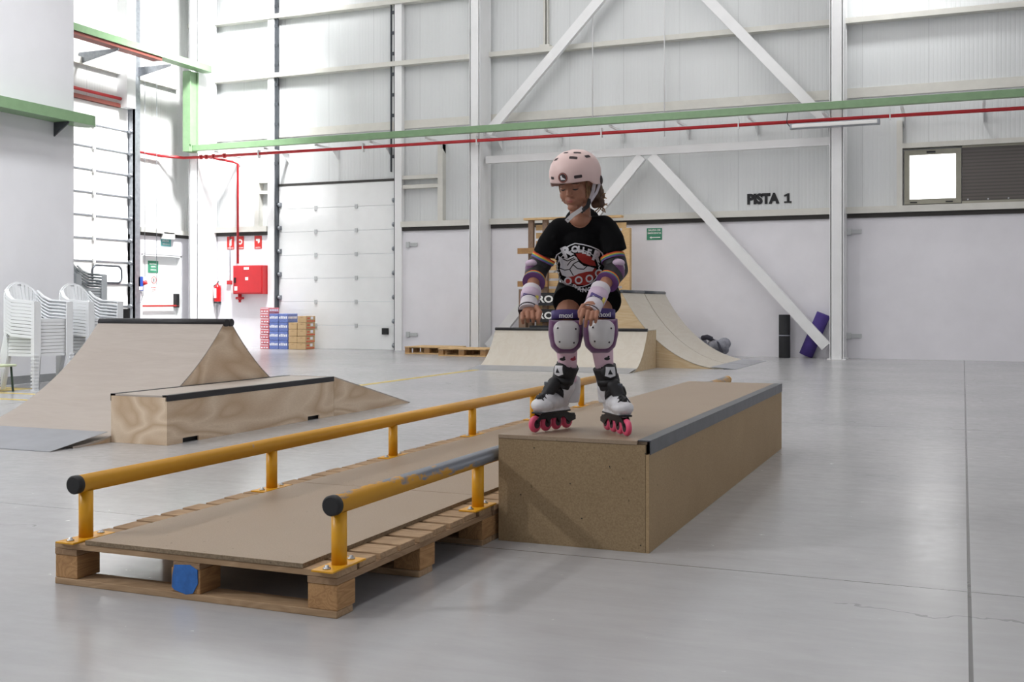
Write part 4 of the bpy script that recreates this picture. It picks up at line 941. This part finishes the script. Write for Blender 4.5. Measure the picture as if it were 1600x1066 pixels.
for az, el, w, h_, rt in ((-.50, .02, .022, .009, 0), (.50, .02, .030, .010, 0), (-.62, .72, .024, .010, .25), (.40, .75, .030, .012, -.2), (-.25, 1.12, .02, .008, 0), (.75, 1.05, .028, .010, -.25), (1.25, .75, .028, .011, 0), (-1.2, .6, .026, .01, 0)):
    bm = nb(); decal(bm, [[(x*math.cos(rt)-y*math.sin(rt), x*math.sin(rt)+y*math.cos(rt)) for x, y in rrect(0, 0, w*1.15, h_*1.3, .004, 3)]], T_h, hframe(az, el), .0008, cuts=1); mk('vent_hole', bm, 'vent', hel, normals=False)
fs = hframe(-.02, .03)
bm = nb(); decal(bm, [disc2(0, 0, .0215)], T_h, fs, .001, cuts=2); st = mk('sticker', bm, 'vent', hel, normals=False)
bm = nb(); o_, i_ = disc2(0, 0, .0195), disc2(0, 0, .0165)
for k in range(28): decal(bm, [[o_[k], o_[(k+1) % 28], i_[(k+1) % 28], i_[k]]], T_h, fs, .0016, cuts=0)
mk('sticker_ring', bm, 'lip', st, normals=False)
bm = nb(); decal(bm, [[(-.01, .008), (-.004, .011), (-.001, .002), (.011, -.005), (.012, -.009), (-.009, -.009)]], T_h, fs, .0018, cuts=2); mk('sticker_print', bm, 'print_white', st, normals=False)
bm = nb(); ear = HM @ V((.098, .02, .002)); chin = K(896, 334, 4.60)
strip(bm, [HM @ V((.092, -.012, .008)), HM @ V((.083, -.02, -.03)), HM @ V((.069, -.035, -.072))], .014, .003, HM.to_3x3() @ V((0, -1, .2))); strip(bm, [HM @ V((.092, .05, .0)), HM @ V((.083, .02, -.04)), HM @ V((.069, -.032, -.075))], .012, .003, HM.to_3x3() @ V((1, -1, 0)))
mk('chin_strap', bm, 'guard_white', hel)
bm = nb(); strip(bm, [HM @ V((.071, -.03, -.06)), HM @ V((.062, -.045, -.088)), HM @ V((.035, -.062, -.108))], .017, .006, HM.to_3x3() @ V((.3, -1, .2))); ell(bm, K(911, 328, 4.575), (.010, .008, .010)); mk('buckle', bm, 'ink', hel)
bm = nb(); strip(bm, [K(911, 325, 4.575), K(903, 331, 4.56), K(895, 336, 4.55), K(885, 346, 4.55)], .018, .003, -Fv); mk('strap_tail', bm, 'cap_white', hel)
bm = nb(); ell(bm, K(887.5, 343, 4.547), (.0022, .0022, .0022), seg=8); mk('snap', bm, 'ink', hel)
bm = nb(); ell(bm, HM @ V((.104, .03, .01)), (.006, .014, .02), HM.to_3x3()); mk('strap_anchor', bm, 'vent', hel)
# t-shirt and shorts ---------------------------------------------------
bm = nb(); F3 = FR.to_3x3()
cap(bm, K(874, 357, 4.75), K(944, 353, 4.73), .046, .046, 20); ell(bm, K(908, 383, 4.77), (.118, .085, .095), F3, 28); ell(bm, K(908, 352, 4.77), (.085, .058, .048), F3, 24); ell(bm, K(910, 346, 4.86), (.080, .055, .066), F3, 24)
ell(bm, K(909, 415, 4.83), (.114, .085, .10), F3, 28)
tube(bm, [K(908, 385, 4.78), K(912, 420, 4.85), K(914, 461, 4.90)], [.106, .112, .118], 32, flat=(1, .86), up=Rv)
tube(bm, [K(872, 357, 4.75), K(858, 380, 4.745), K(851, 398, 4.755)], [.045, .050, .052], 20); tube(bm, [K(947, 353, 4.73), K(957, 374, 4.71), K(961, 393, 4.705)], [.045, .050, .052], 20)
# loose cloth folds
for a, b, r in ((K(866, 372, 4.70), K(880, 440, 4.80), .012), (K(950, 366, 4.68), K(936, 446, 4.80), .012), (K(885, 440, 4.79), K(925, 456, 4.82), .012), (K(846, 392, 4.72), K(862, 398, 4.71), .012), (K(952, 392, 4.665), K(972, 388, 4.67), .012)): cap(bm, a, b, r)
tee_me = voxel(bm, .005, 5); tee = mk('t_shirt', tee_me, 'tee', me_); T_t = bvh(tee_me)
nt_ = None
bm = nb(); ell(bm, K(913, 455, 4.96), (.118, .092, .072), F3, 24)
tube(bm, [K(896, 452, 4.97), K(890, 466, 4.87), K(888, 472, 4.80)], [.076, .073, .070], 24); tube(bm, [K(936, 450, 4.95), K(944, 464, 4.83), K(946, 472, 4.76)], [.078, .074, .070], 24)
mk('shorts', voxel(bm, .005, 4), 'shorts', me_)
# neckline: exposed skin at the collar, a shallow disc following the shirt
PF = frame(K(905, 350, 4.66)-Fv*.36, Rv, Z, -Fv)
def pxs(pts, cx=905, cy=350, d=4.66): return [((x-cx)/1710*d, (cy-y)/1710*d) for x, y in pts]
bm = nb(); decal(bm, [pxs([(888, 338), (890, 344), (894, 349.5), (900, 354), (907, 355.5), (914, 354), (920, 349), (925, 342), (926, 336), (905, 334)])], T_t, PF, .0025, cuts=3); mk('neckline', bm, 'skin', tee, normals=False)
# shirt print ------------------------------------------------------------
def lay(name, polys, mat, up, parent=tee, tree=T_t, cuts=4):
    bm = nb(); decal(bm, polys, tree, PF, up, cuts=cuts); return mk(name, bm, mat, parent, normals=False)
def px(*p): return pxs(p)
def el(cx, cy, rx, ry, rot=0, n=40): return pxs([(x, y) for x, y in disc2(cx, cy, rx, ry, n, rot)])
blob = [(867, 405), (870, 397), (878, 392), (884, 386), (891, 382), (899, 379), (912, 381), (924, 384), (937, 389), (943, 394), (947, 402), (951, 414), (949, 428), (944, 440), (935, 449), (926, 454), (914, 453), (900, 449), (888, 445), (878, 440), (870, 430), (867, 418)]
def inset(pts, k, cx=907, cy=417): return [(cx+(x-cx)*k, cy+(y-cy)*k) for x, y in pts]
lay('print_outline', [pxs(blob)], 'print_white', .0014)
lay('print_ground', [pxs(inset(blob, .955))], 'tee', .0020)
lay('print_ring', [el(905, 419, 34.5, 29.5, .12)], 'print_white', .0026)
lay('print_field', [el(905, 419, 33, 28, .12)], 'tee', .0032)
lay('print_red_shape', [px((900, 396), (912, 395), (924, 400), (931, 408), (934, 415), (924, 414), (912, 410), (904, 403)), px((886, 430), (900, 429), (918, 424), (934, 418), (934, 430), (928, 440), (918, 445), (905, 445), (893, 440))], 'print_red', .0038)
lay('print_skate', [px((873, 398), (878, 402), (888, 403), (898, 399), (902, 402), (906, 409), (914, 415), (924, 416), (931, 418), (928, 423), (918, 424), (906, 427), (898, 431), (888, 432), (880, 429), (876, 420), (877, 412), (874, 405))], 'print_white', .0044)
bm = nb()
for q in ([(876, 418), (884, 421), (892, 420), (898, 430)], [(892, 420), (898, 411), (906, 407)], [(896, 412), (904, 419), (914, 420), (919, 415)], [(880, 403), (888, 407), (898, 402)], [(888, 414), (893, 407), (900, 404)]):
    for (x0, y0), (x1, y1) in zip(q, q[1:]):
        L = math.hypot(x1-x0, y1-y0); nx, ny = -(y1-y0)/L*.75, (x1-x0)/L*.75
        decal(bm, [pxs([(x0+nx, y0+ny), (x1+nx, y1+ny), (x1-nx, y1-ny), (x0-nx, y0-ny)])], T_t, PF, .0050, cuts=2)
mk('print_skate_lines', bm, 'ink', tee, normals=False)
for cx, cy in ((889.5, 438.5), (906.5, 437), (923.5, 434.5), (938.5, 426)):
    a = lay('print_wheel', [el(cx, cy, 6.3, 6.3, n=20)], 'print_white', .0050); lay('print_wheel_hub', [el(cx, cy, 3.7, 3.7, n=16)], 'print_red', .0056, a)
for ch, x, y, sz, rt in (('R', 886, 393.5, 17, .45), ('O', 899, 389.5, 10, .12), ('L', 906.5, 389.5, 10, 0), ('L', 913.5, 391.5, 10, -.1), ('E', 921, 394.5, 10, -.25), ('R', 933.5, 400, 15, -.3)):
    s = sz/1710*4.66*1.34; tb = text_bm(ch, s, bold=.0035 if sz > 12 else .002); (u, v_), = pxs([(x, y)])
    xf(tb, Matrix.Translation((u, v_, 0)) @ Matrix.Rotation(rt, 4, 'Z')); lay('print_letter', [tb], 'print_white', .0060, cuts=2)
for ch, x, y, rt in (('D', 900, 448, -.3), ('A', 908, 451.5, -.2), ('N', 916, 453, 0), ('C', 924, 452, .25), ('E', 931, 448.5, .4)):
    tb = text_bm(ch, .026, bold=.0012); (u, v_), = pxs([(x, y)]); xf(tb, Matrix.Translation((u, v_, 0)) @ Matrix.Rotation(rt, 4, 'Z')); lay('print_letter', [tb], 'print_white', .0056, cuts=1)
# elbow pads, wrist guards --------------------------------------------------
def ringband(name, c, ax, r, w, mats, parent, flat=(1, 1)):
    bm = nb(); n = len(mats); ax = V(ax).normalized()
    for i in range(n): tube(bm, [V(c)+ax*(-w/2+w*i/n), V(c)+ax*(-w/2+w*(i+1)/n)], [r+.0012*(i % 2)]*2, 22, mi=i, flat=flat)
    return mk(name, bm, mats, parent, normals=False)
RB = ['rb_red', 'rb_orange', 'rb_yellow', 'rb_green', 'rb_blue', 'rb_violet']
def elbow(p0, pm, p1, side, capdir, capmat):
    bm = nb(); tube(bm, [p0, p0.lerp(pm, .5)+capdir*.004, pm+capdir*.006, p1], [.049, .051, .050, .043], 24)
    o = mk('elbow_pad', voxel(bm, .005, 3), 'skate_black', me_)
    ringband('rainbow_band', p0.lerp(pm, .12), pm-p0, .0525, .022, RB, o); ringband('rainbow_band', p1.lerp(pm, .08), p1-pm, .0478, .022, RB, o)
    c = p0.lerp(p1, .5)+capdir*.036
    bm = nb(); ell(bm, c, (.026, .036, .048), (FR @ Matrix.Rotation(-.2*side, 4, 'Y')).to_3x3()); mk('pad_cover', bm, 'pad_purple', o)
    bm = nb(); ell(bm, c+Z*.026-Fv*.004, (.027, .036, .018), F3); mk('pad_strap', bm, 'pad_lilac', o)
    bm = nb(); ell(bm, c+capdir*.012+Fv*.008, (.017, .028, .036), F3); mk('elbow_cap', bm, capmat, o)
elbow(K(850, 402, 4.755), K(840, 422, 4.76), K(834, 441, 4.67), -1, (-Rv+Fv*.5).normalized(), 'pad_purple')
elbow(K(957, 401, 4.705), K(962, 420, 4.69), K(949, 441, 4.61), 1, (Rv-Fv*.1).normalized(), 'cap_white')
def wrist(p0, p1, p2, side, txt):
    d = (p1-p0).normalized(); bm = nb(); tube(bm, [p0, p0.lerp(p1, .5), p1, p2], [.042, .039, .036, .043], 22, flat=(1, .92), up=Rv)
    o = mk('wrist_guard', voxel(bm, .0035, 2), 'guard_white', me_); T = bvh(o.data)
    bm = nb(); tube(bm, [p1.lerp(p0, .62), p1.lerp(p0, .02)], [.0425, .0395], 24, flat=(1, .93), up=Rv); mk('strap', bm, 'pad_lilac', o)
    bm = nb(); c = p1.lerp(p0, .32); u = d.cross(-Fv).normalized(); 
    if u.dot(Rv) < 0: u = -u
    wv = (-Fv).cross(u).normalized(); fr = frame(c-Fv*.1, u, wv, -Fv)
    T2 = bvh(o.children[0].data)
    decal(bm, [rrect(-.006, 0, .052, .026, .003, 2)], T2, fr, .0014, cuts=3); lb = mk('strap_label', bm, 'label_purple', o, normals=False)
    bm = nb(); decal(bm, [rrect(.027, 0, .014, .032, .003, 2)], T2, fr, .0011, cuts=3); mk('yellow_tab', bm, 'guard_yellow', o, normals=False)
    bm = nb(); tb = text_bm(txt, .0165, bold=.0002); xf(tb, Matrix.Translation((-.006, 0, 0))); decal(bm, [tb], T2, fr, .0026, cuts=1); mk('strap_lettering', bm, 'print_white', o, normals=False)
    bm = nb(); tube(bm, [p2-d*.010, p2+d*.003], [.0405, .0445], 24, flat=(1, .93), up=Rv); mk('cuff_edge', bm, 'hub', o)
    bm = nb(); tube(bm, [p2-d*.016, p2-d*.002], [.0415, .0452], 24, flat=(1, .93), up=Rv); mk('guard_lip', bm, 'guard_white', o)
wrist(K(831, 453, 4.62), K(827, 471, 4.55), K(826, 485, 4.52), -1, 'moxi')
wrist(K(939, 450, 4.58), K(929, 474, 4.50), K(921, 488, 4.47), 1, 'moxi')
# knee pads ---------------------------------------------------------------
def knee(k_, hip, ank, label_x):
    c = k_-Fv*.030+Z*-.010; o = None
    bm = nb(); pts = [(-.060, .050), (.060, .050), (.071, .055), (.074, -.01), (.062, -.065), (.035, -.092), (-.035, -.092), (-.062, -.065), (-.074, -.01), (-.071, .055)]
    m = FR.to_3x3()
    def P3(u, v, w): return c+Rv*u+Z*v-Fv*w
    lay_ = [(1.0, -.05), (1.02, -.02), (.98, .012), (.86, .030), (.5, .038)]
    rings = [[bm.verts.new(P3(u*s, v*s, w-.22*(abs(v*s)/.09)**2*.1)) for u, v in pts] for s, w in lay_]
    for a, b in zip(rings, rings[1:]):
        for i in range(10): bm.faces.new((a[i], a[(i+1) % 10], b[(i+1) % 10], b[i]))
    bm.faces.new(rings[0][::-1]); bm.faces.new(rings[-1])
    bmesh.ops.subdivide_edges(bm, edges=bm.edges[:], cuts=1, use_grid_fill=True)
    o = mk('knee_pad', voxel(bm, .005, 6), 'pad_purple', me_)
    bm = nb(); pts2 = rrect(0, -.012, .108, .122, .040, 6); pts2 = [(x*(1+1.9*(y+.012)), y) for x, y in pts2]
    rings = [[bm.verts.new(P3(u*s, -.012+(v+.012)*s, w)) for u, v in pts2] for s, w in ((1.0, .018), (.99, .034), (.93, .046), (.75, .057), (.45, .064), (.15, .066))]
    n = len(pts2)
    for a, b in zip(rings, rings[1:]):
        for i in range(n): bm.faces.new((a[i], a[(i+1) % n], b[(i+1) % n], b[i])).smooth = True
    bm.faces.new(rings[0][::-1]); bm.faces.new(rings[-1]).smooth = True
    kc = mk('knee_cap', bm, 'cap_white', o)
    for u, v in ((-.038, .018), (.038, .014), (-.030, -.040), (.030, -.044)):
        bm = nb(); ell(bm, P3(u, v, .0575), (.0042, .004, .0042), F3, 10); mk('rivet', bm, 'hub', kc)
    bm = nb(); q = k_.lerp(hip, .10)+Z*.044
    tube(bm, [q-Z*.020+Fv*.0, q+Z*.018+Fv*.006], [.065, .065], 26, flat=(1, .9), up=Rv); stp = mk('strap', bm, 'label_purple', o)
    T2 = bvh(stp.data); bm = nb(); tb = text_bm('moxi', .029, bold=.0006); xf(tb, Matrix.Translation((label_x, 0, 0))); decal(bm, [tb], T2, frame(q-Fv*.15, Rv, Z, -Fv), .002, cuts=1); mk('strap_lettering', bm, 'print_white', stp, normals=False)
    bm = nb(); tube(bm, [k_+Z*.0+Fv*.0, k_+Z*.030+Fv*.004], [.067, .066], 26, flat=(1, .9), up=Rv); mk('pad_lining', bm, 'pad_lilac', o)
knee(kL, hL, aL, -.004); knee(kR, hR, aR, .012)
# socks --------------------------------------------------------------------
for k_, a_, marks in ((kL, aL, ((-.024, .014, 'ink'), (.022, .014, 'sock_red'), (.006, -.034, 'ink'))), (kR, aR, ((.010, .014, 'ink'), (-.016, -.034, 'ink')))):
    bm = nb(); tube(bm, [k_-Z*.005+Fv*.002, k_.lerp(a_, .12)+Fv*.002, k_.lerp(a_, .4)+Fv*.004, k_.lerp(a_, .7)+Fv*.002, a_+Z*.012-Fv*.004], [.05, .05, .045, .038, .033], 24)
    o = mk('sock', voxel(bm, .005, 2), 'sock', me_); T = bvh(o.data); mid = k_.lerp(a_, .55)
    for u, v, mt in marks:
        bm = nb(); decal(bm, [disc2(u, v, .013, .007, 14), disc2(u+.006, v+.009, .005, .004, 10)], T, frame(mid-Fv*.15, Rv, Z, -Fv), .0012, cuts=1); mk('sock_motif', bm, mt, o, normals=False)
# inline skates --------------------------------------------------------------
def skate(front, rear, top, ank=None):
    front, rear = V(front), V(rear); f = (front-rear); f.z = 0; f.normalize(); ct = (front+rear)/2; ct.z = .452
    m = Matrix((f.cross(Z), f*-1, Z)).transposed().to_4x4() if False else Matrix((Z.cross(-f), -f, Z)).transposed().to_4x4()
    m.translation = ct                                                # local: -y toe, x side, z up
    m3 = m.to_3x3(); W_ = lambda x, y, z: m @ V((x, y, z))
    tp = m.inverted() @ top; tx, ty = tp.x, tp.y; tz = .275
    bm = nb()
    ell(bm, (0, -.080, .114), (.047, .052, .033)); ell(bm, (0, -.045, .126), (.046, .060, .042)); ell(bm, (0, .0, .128), (.040, .06, .046)); ell(bm, (0, .052, .125), (.038, .045, .046))
    tube(bm, [(0, -.105, .088), (0, .088, .088)], [.030, .030], 16, flat=(1, .5), up=(1, 0, 0))
    cap(bm, (0, .045, .14), (tx*.6, .045+(ty-.045)*.5, .192), .043, .043)
    xf(bm, Matrix.Translation((0, .016, 0))); xf(bm, m); sk = mk('inline_skate', voxel(bm, .004, 3), 'skate_white', me_)
    T = bvh(sk.data)
    # sole plate and frame
    bm = nb(); box(bm, -.030, .030, -.100, .105, .078, .086, bev=.003); xf(bm, m); mk('sole_plate', bm, 'frame_black', sk)
    for s in (-1, 1):
        bm = nb(); prism(bm, [(-.118, .038), (-.118, .052), (-.085, .082), (.075, .082), (.158, .056), (.158, .038), (.11, .028), (.075, .055), (.055, .055), (.038, .034), (.02, .055), (-.018, .055), (-.037, .034), (-.055, .055), (-.092, .055), (-.108, .036)], 'x', s*.0155-.002, s*.0155+.002); xf(bm, m); mk('frame', bm, 'frame_black', sk)
    bm = nb(); box(bm, -.012, .012, .130, .164, .042, .066, bev=.006); xf(bm, m); mk('brake', bm, 'black_rubber', sk)
    for i, y in enumerate((-.1125, -.0375, .0375, .1125)):
        bm = nb(); prof = [(.018, -.011), (.030, -.011), (.0345, -.006), (.0362, 0), (.0345, .006), (.030, .011), (.018, .011)]
        mm = m @ Matrix.Translation((0, y, .0362)) @ Matrix.Rotation(PI/2, 4, 'Y'); lathe(bm, prof, seg=28, mat=mm); mk('wheel', bm, 'wheel_pink', sk)
        bm = nb(); lathe(bm, [(.0185, -.0125), (.0185, .0125)], seg=20, mat=mm); mk('wheel_hub', bm, 'hub', sk)
    # liner cuff, tongue, straps, laces
    def L(x, y, z): # lean the upper with the shin
        k = max(0, (z-.14)/(tz-.14)); return m @ V((x+tx*k, y+(ty-.04)*k, z))
    bm = nb(); tube(bm, [L(0, .04, .19), L(0, .04, .235), L(0, .036, .285)], [.0465, .0465, .051], 22, flat=(1, 1), up=m3 @ V((1, 0, 0))); ell(bm, L(0, -.006, .262), (.036, .018, .036), m3); ell(bm, L(0, .08, .268), (.03, .012, .03), m3)
    lin_ = mk('liner', voxel(bm, .004, 2), 'skate_black', sk)
    bm = nb(); decal(bm, [[(-.020, .022), (.020, .022), (.024, -.016), (0, -.024), (-.024, -.016)]], bvh(lin_.data), frame(L(0, -.15, .262), m3 @ V((1, 0, 0)), Z, m3 @ V((0, -1, 0))), .0015, cuts=2); mk('tongue_badge', bm, 'skate_white', sk, normals=False)
    bm = nb(); decal(bm, [[(-.010, -.010), (.012, -.010), (.003, .012)]], bvh(lin_.data), frame(L(0, -.15, .262), m3 @ V((1, 0, 0)), Z, m3 @ V((0, -1, 0))), .0022, cuts=2); mk('badge_print', bm, 'ink', sk, normals=False)
    bm = nb(); ell(bm, (0, -.050, .146), (.022, .046, .020)); cap(bm, (0, -.03, .158), (tx*.4, -.004, .205), .026, .030); xf(bm, m); mk('tongue', voxel(bm, .004, 2), 'skate_black', sk)
    bm = nb(); bk = Fv*.012+Rv*.006; tube(bm, [ank-Z*.065+bk, ank-Z*.02+bk, ank+bk, ank.lerp(top, .42)+bk], [.040, .046, .047, .047], 22, flat=(1, 1)); mk('cuff', voxel(bm, .004, 2), 'skate_white', sk)
    bm = nb(); tube(bm, [L(0, .04, .212), L(0, .036, .238)], [.0485, .0490], 24); mk('cuff_strap', bm, 'skate_black', sk)
    bm = nb(); ax = (m3 @ V((0, .62, .78))).normalized(); c = W_(0, .022, .165); tube(bm, [c-ax*.011, c+ax*.011], [.056, .056], 24, flat=(.82, 1), up=m3 @ V((1, 0, 0))); mk('instep_strap', bm, 'skate_black', sk)
    bm = nb()
    for k in range(5):
        y, z = -.085+.018*k, .148+.0075*k
        tube(bm, [W_(-.026, y, z-.012), W_(-.012, y-.003, z+.006), W_(.012, y+.003, z+.008), W_(.026, y+.006, z-.010)], .0028, 6)
    mk('laces', bm, 'black_rubber', sk)
    bm = nb()
    tube(bm, [(-.05, .05, .17), (.05, .05, .17)], .013, 14)
    xf(bm, m); mk('cuff_bolt', bm, 'skate_black', sk)
    bm = nb(); box(bm, -.012, .012, -.035, -.010, .196, .214, bev=.004); xf(bm, m); mk('buckle', bm, 'galv_dark', sk)
    return sk
fr_ = K(835, 677, 4.68); re_ = K(886, 669.5, 4.86); skate(fr_, re_, aL.lerp(kL, .36), aL)
fr_ = K(979, 682, 4.555); re_ = K(950, 673, 4.765); skate(fr_, re_, aR.lerp(kR, .36), aR)
